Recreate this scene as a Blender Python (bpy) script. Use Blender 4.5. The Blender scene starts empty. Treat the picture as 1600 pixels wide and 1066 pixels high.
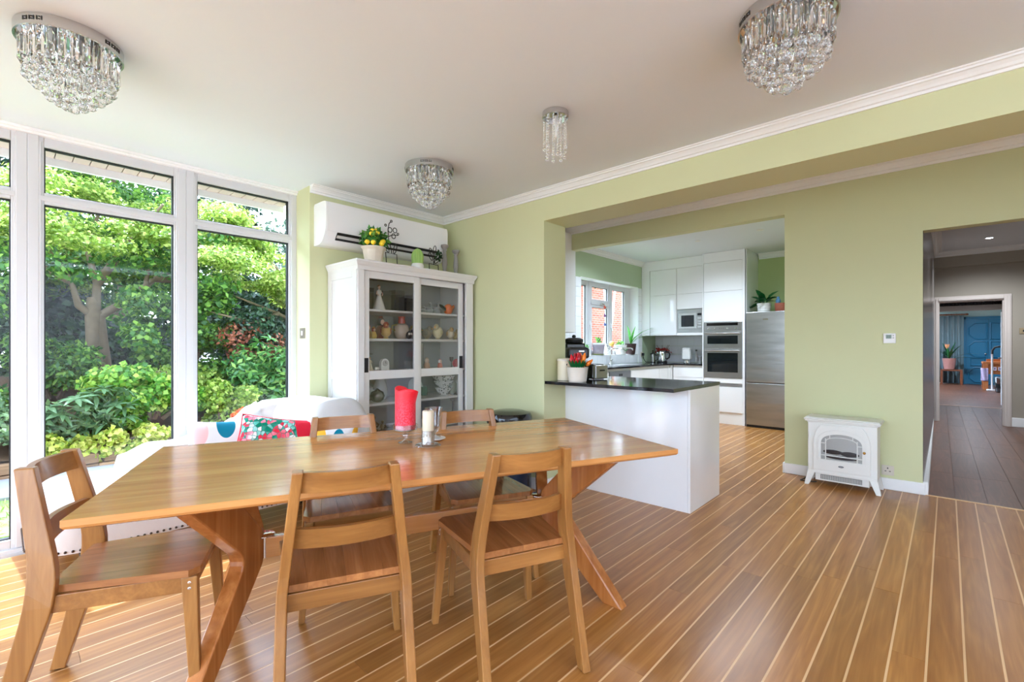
import bpy, bmesh, math, random
import numpy as np
from mathutils import Vector, Matrix
random.seed(7)
RNG = np.random.default_rng(11)
R = math.radians
PI = math.pi
SC = bpy.context.scene
COL = SC.collection

# ------------------------------------------------------------------ camera, sky, sun, exposure
cam_d = bpy.data.cameras.new('camera')
cam = bpy.data.objects.new('camera', cam_d)
COL.objects.link(cam)
cam.location = (0, 0, 1.25)
cam.rotation_euler = (R(90), 0, R(42.4419 - 90))
cam_d.sensor_width = 36.0
cam_d.lens = 731.57 / 1600 * 36.0
cam_d.shift_y = 8.0 / 1600
cam_d.clip_start = 0.05
SC.camera = cam

w = bpy.data.worlds.new('sky')
SC.world = w
w.use_nodes = True
nt = w.node_tree
nt.nodes.clear()
sky = nt.nodes.new('ShaderNodeTexSky')
sky.sky_type = 'NISHITA'
sky.sun_disc = False
sky.sun_elevation = R(58)
sky.sun_rotation = R(3)
sky.air_density = 1.2
sky.dust_density = 2.0
hsv = nt.nodes.new('ShaderNodeHueSaturation')
hsv.inputs['Saturation'].default_value = 0.2
bg = nt.nodes.new('ShaderNodeBackground')
bg.inputs['Strength'].default_value = 0.95
wo = nt.nodes.new('ShaderNodeOutputWorld')
nt.links.new(sky.outputs[0], hsv.inputs['Color'])
nt.links.new(hsv.outputs[0], bg.inputs['Color'])
nt.links.new(bg.outputs[0], wo.inputs['Surface'])

sun_d = bpy.data.lights.new('sun', 'SUN')
sun_d.energy = 5.2
sun_d.angle = R(0.6)
sun_d.color = (1.0, 0.97, 0.92)
sun = bpy.data.objects.new('sun', sun_d)
COL.objects.link(sun)
sun.rotation_euler = Vector((0.05, -0.60, -1.0)).to_track_quat('-Z', 'Y').to_euler()
sun.location = (0, 6, 9)

SC.view_settings.view_transform = 'Standard'
SC.view_settings.look = 'None'
SC.view_settings.exposure = 0.93
SC.view_settings.gamma = 1.0
SC.view_settings.use_curve_mapping = False
SC.view_settings.use_white_balance = True
SC.view_settings.white_balance_temperature = 5150
SC.view_settings.white_balance_tint = 6
SC.cycles.use_denoising = True
SC.cycles.max_bounces = 14
SC.cycles.diffuse_bounces = 7
SC.cycles.glossy_bounces = 6
SC.cycles.transmission_bounces = 10
SC.cycles.transparent_max_bounces = 24
SC.cycles.caustics_reflective = False
SC.cycles.caustics_refractive = False
SC.cycles.sample_clamp_indirect = 6.0

# ------------------------------------------------------------------ materials
def lin(c):
    def f(v):
        v = v / 255.0
        return v / 12.92 if v <= 0.04045 else ((v + 0.055) / 1.055) ** 2.4
    return (f(c[0]), f(c[1]), f(c[2]), 1.0)

class NT:
    def __init__(s, name):
        s.m = bpy.data.materials.new(name)
        s.m.use_nodes = True
        s.t = s.m.node_tree
        s.b = s.t.nodes['Principled BSDF']
        s.out = s.t.nodes['Material Output']
    def n(s, typ, **kw):
        nd = s.t.nodes.new(typ)
        for k, v in kw.items():
            setattr(nd, k, v)
        return nd
    def l(s, a, b):
        s.t.links.new(a, b)
    def val(s, nd, sock, v):
        if hasattr(v, 'links'):
            s.l(v, nd.inputs[sock])
        else:
            nd.inputs[sock].default_value = v
    def math(s, op, a, b=0.0, c=None):
        nd = s.n('ShaderNodeMath', operation=op)
        s.val(nd, 0, a); s.val(nd, 1, b)
        if c is not None: s.val(nd, 2, c)
        return nd.outputs[0]
    def mix(s, f, a, b, bt='MIX'):
        nd = s.n('ShaderNodeMix', data_type='RGBA', blend_type=bt)
        s.val(nd, 0, f); s.val(nd, 6, a); s.val(nd, 7, b)
        return nd.outputs[2]
    def obj(s, scale=(1, 1, 1), kind='Object', rnd=0.0):
        tc = s.n('ShaderNodeTexCoord')
        src = s.n('ShaderNodeNewGeometry').outputs['Position'] if kind == 'Position' else tc.outputs[kind]
        mp = s.n('ShaderNodeMapping')
        mp.inputs['Scale'].default_value = scale
        s.l(src, mp.inputs['Vector'])
        if rnd:
            oi = s.n('ShaderNodeObjectInfo')
            v = s.n('ShaderNodeCombineXYZ')
            k = s.math('MULTIPLY', oi.outputs['Random'], rnd)
            for i in range(3): s.l(k, v.inputs[i])
            s.l(v.outputs[0], mp.inputs['Location'])
        return mp.outputs[0]
    def noise(s, vec, scale, detail=3.0, rough=0.5, dist=0.0):
        nd = s.n('ShaderNodeTexNoise')
        s.l(vec, nd.inputs['Vector'])
        nd.inputs['Scale'].default_value = scale
        nd.inputs['Detail'].default_value = detail
        nd.inputs['Roughness'].default_value = rough
        nd.inputs['Distortion'].default_value = dist
        return nd.outputs[0]
    def ramp(s, f, stops):
        nd = s.n('ShaderNodeValToRGB')
        s.l(f, nd.inputs[0])
        e = nd.color_ramp.elements
        e[0].position, e[0].color = stops[0]
        e[1].position, e[1].color = stops[-1]
        for p, c in stops[1:-1]:
            x = e.new(p); x.color = c
        return nd.outputs[0]
    def bump(s, h, strength=0.1, dist=0.01):
        nd = s.n('ShaderNodeBump')
        nd.inputs['Strength'].default_value = strength
        nd.inputs['Distance'].default_value = dist
        s.l(h, nd.inputs['Height'])
        s.l(nd.outputs[0], s.b.inputs['Normal'])
    def set(s, color=None, rough=0.5, metal=0.0, **kw):
        if color is not None: s.val(s.b, 'Base Color', color)
        s.val(s.b, 'Roughness', rough)
        s.val(s.b, 'Metallic', metal)
        for k, v in kw.items(): s.val(s.b, k, v)
        return s.m

MATS = {}
def M(name, c=None, rough=0.5, metal=0.0, vary=0.04, nscale=9.0, bump=0.0, bscale=60.0, **kw):
    if name in MATS: return MATS[name]
    t = NT(name)
    v = t.obj()
    n = t.noise(v, nscale, 3)
    c1 = lin(c)
    col = t.mix(n, tuple(x * (1 - vary) for x in c1[:3]) + (1,), tuple(min(1, x * (1 + vary)) for x in c1[:3]) + (1,))
    t.set(col, rough, metal, **kw)
    if bump:
        t.bump(t.noise(v, bscale, 4), bump)
    MATS[name] = t.m
    return t.m

def wood(name, c1, c2, rough=0.35, axis=0, dens=1.0, rndtone=0.25, kind='Object', coat=0.0, fig=1.0, spec=0.4, rings=0.0):
    t = NT(name)
    s = [14.0 * dens] * 3
    s[axis] = 0.9 * dens
    v = t.obj(tuple(s), kind, rnd=37.0)
    big = t.noise(v, 1.0, 4, 0.55, 1.2 * fig)
    s2 = [90.0 * dens] * 3
    s2[axis] = 3.0 * dens
    v2 = t.obj(tuple(s2), kind, rnd=11.0)
    fine = t.noise(v2, 1.0, 2, 0.6)
    f = t.math('ADD', t.math('MULTIPLY', big, 0.75), t.math('MULTIPLY', fine, 0.25))
    if rings:
        rg = t.math('PINGPONG', t.math('MULTIPLY', t.noise(t.obj(tuple(0.55 if i == axis else 7.0 for i in range(3)), kind, rnd=53.0), 1.0, 2, 0.5, 0.6), 9.0), 0.5)
        f = t.math('ADD', t.math('MULTIPLY', f, 1.0 - rings), t.math('MULTIPLY', rg, rings * 2.0))
    col = t.ramp(f, [(0.30, lin(c2)), (0.52, lin([(a + b) / 2 for a, b in zip(c1, c2)])), (0.70, lin(c1))])
    oi = t.n('ShaderNodeObjectInfo')
    k = t.math('MULTIPLY_ADD', oi.outputs['Random'], rndtone, 1.0 - rndtone * 0.6)
    cc = t.n('ShaderNodeCombineXYZ')
    for i in range(3): t.l(k, cc.inputs[i])
    col = t.mix(1.0, col, cc.outputs[0], 'MULTIPLY')
    t.set(col, rough, 0.0)
    t.val(t.b, 'Coat Weight', coat)
    t.val(t.b, 'Coat Roughness', 0.12)
    t.val(t.b, 'Specular IOR Level', spec)
    t.bump(fine, 0.06, 0.002)
    MATS[name] = t.m
    return t.m

def glassy(name, tint=(1, 1, 1), rough=0.0):
    t = NT(name)
    return t.set(tuple(tint) + (1,), rough, 0.0, **{'Transmission Weight': 1.0, 'IOR': 1.47})

def pane_mat(name, tint=0.97, base_reflect=0.04, gain=1.0):
    # flat sheet of glass: clear, with the reflection of a real pane
    t = NT(name)
    tr = t.n('ShaderNodeBsdfTransparent')
    tr.inputs[0].default_value = (tint, tint, tint, 1)
    gl = t.n('ShaderNodeBsdfGlossy')
    gl.inputs['Roughness'].default_value = 0.01
    ge = t.n('ShaderNodeNewGeometry')
    dt = t.n('ShaderNodeVectorMath', operation='DOT_PRODUCT')
    t.l(ge.outputs['Normal'], dt.inputs[0]); t.l(ge.outputs['Incoming'], dt.inputs[1])
    c = t.math('SUBTRACT', 1.0, t.math('ABSOLUTE', dt.outputs['Value']))
    p5 = t.math('POWER', c, 5.0)
    f = t.math('MULTIPLY', t.math('MULTIPLY_ADD', p5, 1.0 - base_reflect, base_reflect), gain)
    mx = t.n('ShaderNodeMixShader')
    t.l(f, mx.inputs[0]); t.l(tr.outputs[0], mx.inputs[1]); t.l(gl.outputs[0], mx.inputs[2])
    t.l(mx.outputs[0], t.out.inputs['Surface'])
    return t.m

def leaf_mat(name, stops, trans=0.35, rough=0.45):
    t = NT(name)
    g = t.n('ShaderNodeNewGeometry')
    v = t.obj((1, 1, 1))
    n = t.noise(v, 2.2, 2)
    f = t.math('ADD', t.math('MULTIPLY', g.outputs['Random Per Island'], 0.6), t.math('MULTIPLY', n, 0.4))
    col = t.ramp(f, [(p, lin(c)) for p, c in stops])
    t.set(col, rough)
    tl = t.n('ShaderNodeBsdfTranslucent')
    t.l(col, tl.inputs[0])
    mx = t.n('ShaderNodeMixShader')
    mx.inputs[0].default_value = trans
    t.l(t.b.outputs[0], mx.inputs[1]); t.l(tl.outputs[0], mx.inputs[2])
    t.l(mx.outputs[0], t.out.inputs['Surface'])
    return t.m

white_paint = M('white_paint', (236, 236, 235), 0.45, vary=0.01)
ceiling_paint = M('ceiling_paint', (225, 229, 234), 0.8, vary=0.012, nscale=1.5, bump=0.03, bscale=8)
green_paint = M('green_paint', (204, 206, 160), 0.6, vary=0.015, nscale=2.0, bump=0.02, bscale=200)
sage_paint = M('sage_paint', (178, 194, 160), 0.6, vary=0.015, nscale=2.0)
taupe_paint = M('taupe_paint', (158, 150, 136), 0.6, vary=0.02, nscale=2.0)
hall_wall_mat = M('dark_gloss_panel', (104, 98, 94), 0.22, vary=0.04, nscale=3.0)
pvc = M('white_pvc', (208, 208, 210), 0.28, vary=0.006)
gasket_mat = M('black_gasket', (26, 27, 30), 0.5)
gloss_white = M('gloss_white', (238, 238, 238), 0.06, vary=0.004, **{'Coat Weight': 0.6, 'Coat Roughness': 0.03})
matt_white = M('matt_white', (234, 232, 228), 0.4, vary=0.01)
black_granite = M('black_granite', (20, 20, 24), 0.07, vary=0.35, nscale=120)
steel = M('brushed_steel', (188, 188, 188), 0.28, 1.0, vary=0.05, nscale=4)
chrome = M('chrome', (225, 226, 228), 0.06, 1.0, vary=0.01)
black_gloss = M('black_gloss', (14, 14, 16), 0.08, vary=0.1)
black_matt = M('black_matt', (22, 22, 24), 0.5, vary=0.1)
wire_black = M('black_wire', (24, 22, 22), 0.45)
brass = M('brass', (214, 170, 84), 0.2, 1.0)
oven_glass = M('oven_glass', (22, 26, 28), 0.04, vary=0.1)
crystal_mat = glassy('crystal', (1, 1, 1), 0.0)
clear_glass = pane_mat('clear_glass', 0.90, 0.08, gain=2.0)
window_glass = pane_mat('window_glass', 0.97, gain=0.35)
cabinet_glass = pane_mat('cabinet_glass', 0.93, gain=1.6)
oak_plank = wood('oak_plank', (184, 132, 66), (144, 93, 39), 0.28, 0, 0.8, 0.26, 'Position', 0.0, 1.6, 0.35, 0.12)
inlay_mat = wood('pale_inlay', (228, 190, 138), (212, 172, 118), 0.34, 0, 0.6, 0.06, 'Position', 0.0)
walnut_plank = wood('walnut_plank', (116, 77, 54), (80, 51, 35), 0.33, 0, 0.7, 0.34, 'Position', 0.0, 1.4, 0.35, 0.15)
chair_wood = wood('chair_wood', (174, 125, 64), (134, 90, 41), 0.3, 2, 1.0, 0.18, 'Object', 0.25)
chair_wood_x = wood('chair_wood_cross', (170, 120, 60), (130, 86, 38), 0.3, 0, 1.0, 0.22, 'Object', 0.25)
seat_wood = wood('seat_wood', (178, 122, 68), (134, 84, 42), 0.22, 1, 1.0, 0.36, 'Object', 0.3)
table_wood = wood('table_wood', (208, 154, 88), (172, 114, 56), 0.2, 0, 0.8, 0.22, 'Object', 0.35)
table_leg_wood = wood('table_leg_wood', (194, 130, 66), (150, 90, 38), 0.25, 2, 0.9, 0.12, 'Object', 0.3)

# ------------------------------------------------------------------ mesh builder
class MB:
    def __init__(s):
        s.v = []; s.f = []; s.mx = None
    def add(s, vs, fs):
        o = len(s.v)
        if s.mx is not None:
            vs = [tuple(s.mx @ Vector(p)) for p in vs]
        s.v += [tuple(p) for p in vs]
        s.f += [tuple(i + o for i in q) for q in fs]
        return s
    def box(s, x0, x1, y0, y1, z0, z1):
        vs = [(x0, y0, z0), (x1, y0, z0), (x1, y1, z0), (x0, y1, z0), (x0, y0, z1), (x1, y0, z1), (x1, y1, z1), (x0, y1, z1)]
        return s.add(vs, [(0, 3, 2, 1), (4, 5, 6, 7), (0, 1, 5, 4), (1, 2, 6, 5), (2, 3, 7, 6), (3, 0, 4, 7)])
    def cbox(s, c, d):
        return s.box(c[0] - d[0] / 2, c[0] + d[0] / 2, c[1] - d[1] / 2, c[1] + d[1] / 2, c[2] - d[2] / 2, c[2] + d[2] / 2)
    def prism(s, pts, axis, a, b):
        # pts: 2-D outline; axis 0: (y,z) along x, 1: (x,z) along y, 2: (x,y) along z
        n = len(pts)
        def P(p, t):
            return (t, p[0], p[1]) if axis == 0 else ((p[0], t, p[1]) if axis == 1 else (p[0], p[1], t))
        vs = [P(p, a) for p in pts] + [P(p, b) for p in pts]
        fs = [tuple(range(n - 1, -1, -1)), tuple(range(n, 2 * n))]
        fs += [(i, (i + 1) % n, n + (i + 1) % n, n + i) for i in range(n)]
        return s.add(vs, fs)
    def lathe(s, prof, c=(0, 0, 0), seg=24, cap=True):
        vs, fs = [], []
        k = len(prof)
        for r, z in prof:
            for j in range(seg):
                a = 2 * PI * j / seg
                vs.append((c[0] + r * math.cos(a), c[1] + r * math.sin(a), c[2] + z))
        for i in range(k - 1):
            for j in range(seg):
                j2 = (j + 1) % seg
                fs.append((i * seg + j, i * seg + j2, (i + 1) * seg + j2, (i + 1) * seg + j))
        if cap:
            fs.append(tuple(range(seg - 1, -1, -1)))
            fs.append(tuple((k - 1) * seg + j for j in range(seg)))
        return s.add(vs, fs)
    def ell(s, c, r, su=14, sv=9):
        vs, fs = [(c[0], c[1], c[2] - r[2])], []
        for i in range(1, sv):
            t = -PI / 2 + PI * i / sv
            for j in range(su):
                a = 2 * PI * j / su
                vs.append((c[0] + r[0] * math.cos(t) * math.cos(a), c[1] + r[1] * math.cos(t) * math.sin(a), c[2] + r[2] * math.sin(t)))
        vs.append((c[0], c[1], c[2] + r[2]))
        for j in range(su):
            j2 = (j + 1) % su
            fs.append((0, 1 + j2, 1 + j))
            for i in range(sv - 2):
                fs.append((1 + i * su + j, 1 + i * su + j2, 1 + (i + 1) * su + j2, 1 + (i + 1) * su + j))
            fs.append((len(vs) - 1, 1 + (sv - 2) * su + j, 1 + (sv - 2) * su + j2))
        return s.add(vs, fs)
    def tube(s, path, r, seg=8, closed=False):
        pts = [Vector(p) for p in path]
        n = len(pts)
        rs = r if isinstance(r, (list, tuple)) else [r] * n
        vs, fs = [], []
        up = None
        for i, p in enumerate(pts):
            if closed:
                d = pts[(i + 1) % n] - pts[i - 1]
            else:
                d = pts[min(i + 1, n - 1)] - pts[max(i - 1, 0)]
            d.normalize()
            if up is None:
                up = Vector((0, 0, 1)) if abs(d.z) < 0.9 else Vector((1, 0, 0))
            u = up - d * up.dot(d)
            if u.length < 1e-4:
                u = Vector((1, 0, 0)) - d * d.x
            u.normalize(); up = u
            q = d.cross(u)
            for j in range(seg):
                a = 2 * PI * j / seg
                vs.append(tuple(p + u * (rs[i] * math.cos(a)) + q * (rs[i] * math.sin(a))))
        m = n if closed else n - 1
        for i in range(m):
            for j in range(seg):
                j2 = (j + 1) % seg
                i2 = (i + 1) % n
                fs.append((i * seg + j, i * seg + j2, i2 * seg + j2, i2 * seg + j))
        if not closed:
            fs.append(tuple(range(seg - 1, -1, -1)))
            fs.append(tuple((n - 1) * seg + j for j in range(seg)))
        return s.add(vs, fs)
    def grid(s, fn, nu, nv, wrapu=False):
        vs = [fn(i / (nu if wrapu else nu - 1), j / (nv - 1)) for j in range(nv) for i in range(nu)]
        fs = []
        for j in range(nv - 1):
            for i in range(nu if wrapu else nu - 1):
                i2 = (i + 1) % nu
                fs.append((j * nu + i, j * nu + i2, (j + 1) * nu + i2, (j + 1) * nu + i))
        return s.add(vs, fs)
    def mesh(s, name, mat=None, smooth=None):
        me = bpy.data.meshes.new(name)
        me.from_pydata(s.v, [], s.f)
        me.validate(verbose=False)
        bm = bmesh.new(); bm.from_mesh(me)
        bmesh.ops.recalc_face_normals(bm, faces=bm.faces)
        bm.to_mesh(me); bm.free()
        if smooth:
            me.shade_smooth()
            me.set_sharp_from_angle(angle=R(smooth))
        if mat: me.materials.append(mat)
        return me
    def build(s, name, mat, parent=None, smooth=None, bevel=0.0, seg=2, loc=None):
        return link(name, s.mesh(name, mat, smooth), parent, bevel, seg, loc)

def link(name, me, parent=None, bevel=0.0, seg=2, loc=None, rot=None, scale=None):
    o = bpy.data.objects.new(name, me)
    COL.objects.link(o)
    if parent is not None: o.parent = parent
    if loc is not None: o.location = loc
    if rot is not None: o.rotation_euler = rot
    if scale is not None: o.scale = scale
    if bevel:
        md = o.modifiers.new('edge', 'BEVEL')
        md.width = bevel; md.segments = seg; md.limit_method = 'ANGLE'; md.angle_limit = R(40)
    return o

def thing(name, label, cat, loc=(0, 0, 0), rz=0.0, group=None):
    o = bpy.data.objects.new(name, None)
    o.empty_display_size = 0.05
    COL.objects.link(o)
    o.location = loc
    o.rotation_euler = (0, 0, rz)
    return tag(o, label, cat, group)

def tag(o, label, cat, group=None, kind=None):
    o['label'] = label
    o['category'] = cat
    if group: o['group'] = group
    if kind: o['kind'] = kind
    return o

def struct(name, mb, mat, parent=None, smooth=None, bevel=0.0):
    o = mb.build(name, mat, parent, smooth, bevel) if isinstance(mb, MB) else mb
    if parent is None: o['kind'] = 'structure'
    return o

def stuff(o):
    o['kind'] = 'stuff'
    return o

def copy_tree(o, parent=None):
    c = o.copy()
    COL.objects.link(c)
    if parent is not None: c.parent = parent
    for ch in list(o.children):
        copy_tree(ch, c)
    return c

def B(*a): return MB().box(*a)
# ------------------------------------------------------------------ the room shell
CZ = 2.585
def boxes(*bs):
    m = MB()
    for b in bs: m.box(*b)
    return m

# unseen opening added in ceiling and roof behind the camera for fill light: X -2.4..2.6, Y -2.6..-1.5
FILL_HOLE = (-2.2, 2.4, -2.6, -1.6)
struct('ceiling', boxes((-3.3, 3.2, FILL_HOLE[3], 4.2, CZ, CZ + 0.08), (-3.3, 3.2, -2.9, FILL_HOLE[2], CZ, CZ + 0.08), (-3.3, FILL_HOLE[0], FILL_HOLE[2], FILL_HOLE[3], CZ, CZ + 0.08), (FILL_HOLE[1], 3.2, FILL_HOLE[2], FILL_HOLE[3], CZ, CZ + 0.08)), ceiling_paint)
struct('ceiling_middle', boxes((3.3, 5.3, -2.9, 4.3, 2.86, 2.94)), ceiling_paint)
struct('ceiling_kitchen', boxes((5.3, 8.6, 0.9, 4.3, 2.78, 2.86)), ceiling_paint)
struct('ceiling_hall', boxes((5.3, 10.65, -1.7, 0.3, 2.80, 2.88)), ceiling_paint)
struct('wall_cabinet_side', boxes((1.735, 3.2, 3.862, 4.30, -0.02, 2.64)), green_paint)
struct('wall_pillar', boxes((3.16, 3.47, 2.516, 4.30, -0.02, 2.90)), green_paint)
struct('trim_beam', boxes((3.16, 3.50, -2.9, 2.516, 2.33, 2.92)), green_paint)
struct('wall_far', boxes((5.235, 5.36, 0.107, 1.135, -0.02, 2.90), (5.235, 5.36, 1.135, 4.06, 2.55, 2.90),
                         (5.235, 5.36, -1.15, 0.107, 2.222, 2.90), (5.235, 5.36, -2.9, -1.15, -0.02, 2.90)), green_paint)
# window wall of the kitchen with its opening
KX0, KX1, KZ0, KZ1 = 5.98, 7.81, 1.10, 2.305
struct('wall_kitchen_window', boxes((3.47, 8.62, 4.05, 4.30, -0.02, KZ0), (3.47, 8.62, 4.05, 4.30, KZ1, 2.9),
                                    (3.47, KX0, 4.05, 4.30, KZ0, KZ1), (KX1, 8.62, 4.05, 4.30, KZ0, KZ1)), sage_paint)
struct('wall_kitchen_back', boxes((8.52, 8.62, 0.9, 4.05, -0.02, 2.86)), M('leaf_green_paint', (176, 190, 128), 0.6, vary=0.015, nscale=2))
struct('wall_kitchen_side', boxes((5.36, 8.52, 0.95, 1.05, -0.02, 2.86)), sage_paint)
# unseen sides of the dining room: openings added on one side for fill daylight, solid wall behind
struct('wall_garden_side', boxes((-3.3, -3.2, -2.9, -2.5, -0.02, 2.64), (-3.3, -3.2, 3.9, 4.15, -0.02, 2.64), (-3.3, -3.2, -2.5, 3.9, 2.42, 2.64),
                                 (-3.3, -3.2, 0.6, 0.75, -0.02, 2.42)), white_paint)
struct('wall_behind', boxes((-3.3, 5.3, -2.9, -2.8, -0.02, 2.94)), white_paint)

# cornices
def cornice(name, x0, y0, x1, y1, nx, ny, zb, zt, mat=None, deep=0.075):
    # profile swept along a straight wall line; (nx, ny) points into the room
    h = zt - zb
    prof = [(0, 0), (0.012, 0), (0.014, 0.22 * h), (0.026, 0.26 * h), (0.034, 0.46 * h), (0.048, 0.66 * h), (0.058, 0.70 * h), (0.060, 0.84 * h), (deep - 0.004, 0.88 * h), (deep, h), (0, h)]
    m = MB()
    n = len(prof)
    vs = [(x0 + nx * d, y0 + ny * d, zb + z) for d, z in prof] + [(x1 + nx * d, y1 + ny * d, zb + z) for d, z in prof]
    fs = [tuple(range(n)), tuple(range(2 * n - 1, n - 1, -1))] + [(i, (i + 1) % n, n + (i + 1) % n, n + i) for i in range(n)]
    m.add(vs, fs)
    return struct(name, m, mat or white_paint)
cornice('trim_1', 3.16, -2.8, 3.16, 3.862, -1, 0, 2.525, CZ + .002)
cornice('trim_2', 1.735, 3.862, 3.16, 3.862, 0, -1, 2.525, CZ + .002)
cornice('trim_3', 5.235, -2.8, 5.235, 4.05, -1, 0, 2.762, 2.862, deep=0.10)
cornice('trim_4', 5.36, 4.05, 8.52, 4.05, 0, -1, 2.70, 2.782)
cornice('trim_5', 8.52, 1.05, 8.52, 2.22, -1, 0, 2.69, 2.782)
cornice('trim_6', 5.36, 0.095, 10.6, 0.075, 0, -1, 2.72, 2.802, deep=0.10)
cornice('trim_7', 10.53, -1.6, 10.53, 0.06, -1, 0, 2.722, 2.802, deep=0.09)

# baseboards
def base(name, x0, x1, y0, y1, h=0.10):
    m = MB().box(x0, x1, y0, y1, 0, h * 0.8).box(x0 + (x1 - x0) * 0.0, x1, y0 + (y1 - y0) * 0.0, y1, h * 0.8, h)
    return struct(name, B(x0, x1, y0, y1, 0.0, h), white_paint, bevel=0.006)
base('baseboard_far', 5.218, 5.236, 0.09, 1.135)
base('baseboard_jamb', 5.218, 5.36, 1.134, 1.15)
base('baseboard_pillar', 3.143, 3.161, 2.50, 3.862)
base('baseboard_pillar_return', 3.143, 3.47, 2.50, 2.517)
base('baseboard_hall', 5.236, 10.52, 0.073, 0.108, 0.11)

# hall
hb = MB()
hb.add([(5.24, 0.104, -.02), (5.24, 0.104, 2.8), (10.6, 0.07, 2.8), (10.6, 0.07, -.02), (5.36, 0.25, -.02), (5.36, 0.25, 2.8), (10.6, 0.25, 2.8), (10.6, 0.25, -.02)],
       [(0, 1, 2, 3), (4, 7, 6, 5), (0, 4, 5, 1), (3, 2, 6, 7), (1, 5, 6, 2), (0, 3, 7, 4)])
struct('wall_hall', hb, hall_wall_mat)
struct('wall_hall_end', boxes((10.6, 10.72, 0.03, 0.3, -.02, 2.86), (10.6, 10.72, -1.7, -0.735, -.02, 2.86), (10.6, 10.72, -0.735, 0.03, 1.99, 2.86)), taupe_paint)
struct('trim_bulkhead', boxes((10.53, 10.62, -1.7, 0.075, 2.545, 2.80)), taupe_paint, bevel=0.004)
struct('wall_hall_right', boxes((5.36, 10.65, -1.75, -1.65, -.02, 2.86)), taupe_paint)
base('baseboard_hall_end', 10.582, 10.601, -1.65, -0.82, 0.14)
fr = MB()
for (y0, y1, z0, z1) in ((0.02, 0.085, 0, 2.065), (-0.82, -0.735, 0, 2.065), (-0.735, 0.02, 1.985, 2.065)):
    fr.box(10.575, 10.60, y0, y1, z0, z1)
    fr.box(10.562, 10.58, y0 + (0.012 if z1 - z0 > 1 else 0), y1 - (0.03 if z1 - z0 > 1 else 0), z0 + (0 if z1 - z0 > 1 else 0.012), z1 - 0.03)
fr.box(10.60, 10.72, -0.735, -0.72, 0, 1.99).box(10.60, 10.72, 0.008, 0.022, 0, 1.99).box(10.6, 10.72, -0.72, 0.01, 1.972, 1.99)
struct('door_1', fr, M('frame_paint', (206, 196, 188), 0.4, vary=0.01), bevel=0.003)
# lobby between the two doorways
struct('wall_lobby', boxes((10.72, 13.5, 0.25, 0.35, -.02, 2.5), (10.72, 13.5, -1.6, -1.5, -.02, 2.5), (13.5, 13.6, 0.10, 0.35, -.02, 2.5),
                           (13.5, 13.6, -1.6, -0.95, -.02, 2.5), (13.5, 13.6, -0.95, 0.10, 2.16, 2.5)), taupe_paint)
struct('ceiling_lobby', boxes((10.7, 13.6, -1.6, 0.35, 2.42, 2.5)), ceiling_paint)
struct('window_transom', boxes((13.49, 13.51, -0.95, 0.10, 2.085, 2.17)), M('dark_patterned_glass', (34, 30, 32), 0.15, vary=0.9, nscale=38))
fr = MB().box(13.47, 13.62, -0.97, 0.14, 1.985, 2.09).box(13.47, 13.62, 0.07, 0.14, 0, 2.09).box(13.47, 13.62, -0.99, -0.94, 0, 2.09)
struct('door_2', fr, M('frame_paint', None), bevel=0.003)
# far room
tealw = M('pale_teal_paint', (176, 204, 204), 0.6, vary=0.02)
struct('wall_far_room', boxes((21.5, 21.6, -3.2, 2.2, -.02, 2.75), (13.6, 21.6, -3.3, -3.2, -.02, 2.75),
                              (13.6, 15.0, 2.1, 2.2, -.02, 2.75), (20.9, 21.6, 2.1, 2.2, -.02, 2.75), (15.0, 20.9, 2.1, 2.2, -.02, 0.5), (15.0, 20.9, 2.1, 2.2, 2.45, 2.75),
                              (13.6, 13.7, 0.35, 2.2, -.02, 2.75), (13.6, 13.7, -3.3, -1.6, -.02, 2.75)), tealw)
struct('ceiling_far_room', boxes((13.5, 21.6, -3.3, 2.2, 2.75, 2.83)), ceiling_paint)

# ------------------------------------------------------------------ floors
slab = struct('floor', boxes((-3.3, 8.6, -2.9, 4.2, -0.12, -0.012)), M('subfloor', (150, 112, 72), 0.6))
PA = R(-0.48)
PITCH = 0.111
GROOVE = 0.0080
unit = MB().box(0, 1, -0.5, 0.5, -0.02, 0).mesh('plank', oak_plank)
unit_s = MB().box(0, 1, -0.5, 0.5, -0.02, 0).mesh('inlay_strip', inlay_mat)
CA, SA = 0.7379621638, 0.6748420888
def px(X, Y, Z):
    r = X * SA - Y * CA; d = X * CA + Y * SA
    if d < 0.15: return None
    return 800 + 731.57 * r / d, 541 - 731.57 * (Z - 1.25) / d, d
def seen_floor(x0, x1, y):
    best = 0
    for t in np.linspace(x0, x1, 12):
        q = px(t, y, 0)
        if q and -20 < q[0] < 1620 and q[1] < 1090:
            best = max(best, 1 / q[2])
    return best
planks, strips = [], []
k0 = int((-2.8 - 0.041) / PITCH) - 1
k1 = int((4.12 - 0.041) / PITCH)
prn = random.Random(3)
for k in range(k0, k1 + 1):
    yl = 0.041 + PITCH * k
    def Y(x, yl=yl): return yl + math.tan(PA) * (x - 2.32)
    xend = 8.5 if yl > 0.98 else 5.232
    strips.append((-3.2, xend, yl))
    x = -3.2 - prn.uniform(0, 1.4)
    while x < xend:
        L = prn.uniform(1.0, 2.1)
        a, b = max(x, -3.2), min(x + L, xend)
        if b - a > 0.05:
            planks.append((seen_floor(a, b, Y((a + b) / 2) + PITCH / 2), a, b, yl))
        x += L
planks.sort(reverse=True)
rest = MB(); rest_s = MB()
ca, sa = math.cos(PA), math.sin(PA)
def place_strip(a, b, yl, off, wid):
    y = yl + math.tan(PA) * (a - 2.32) + off
    return (a, y), b - a, wid
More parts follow.
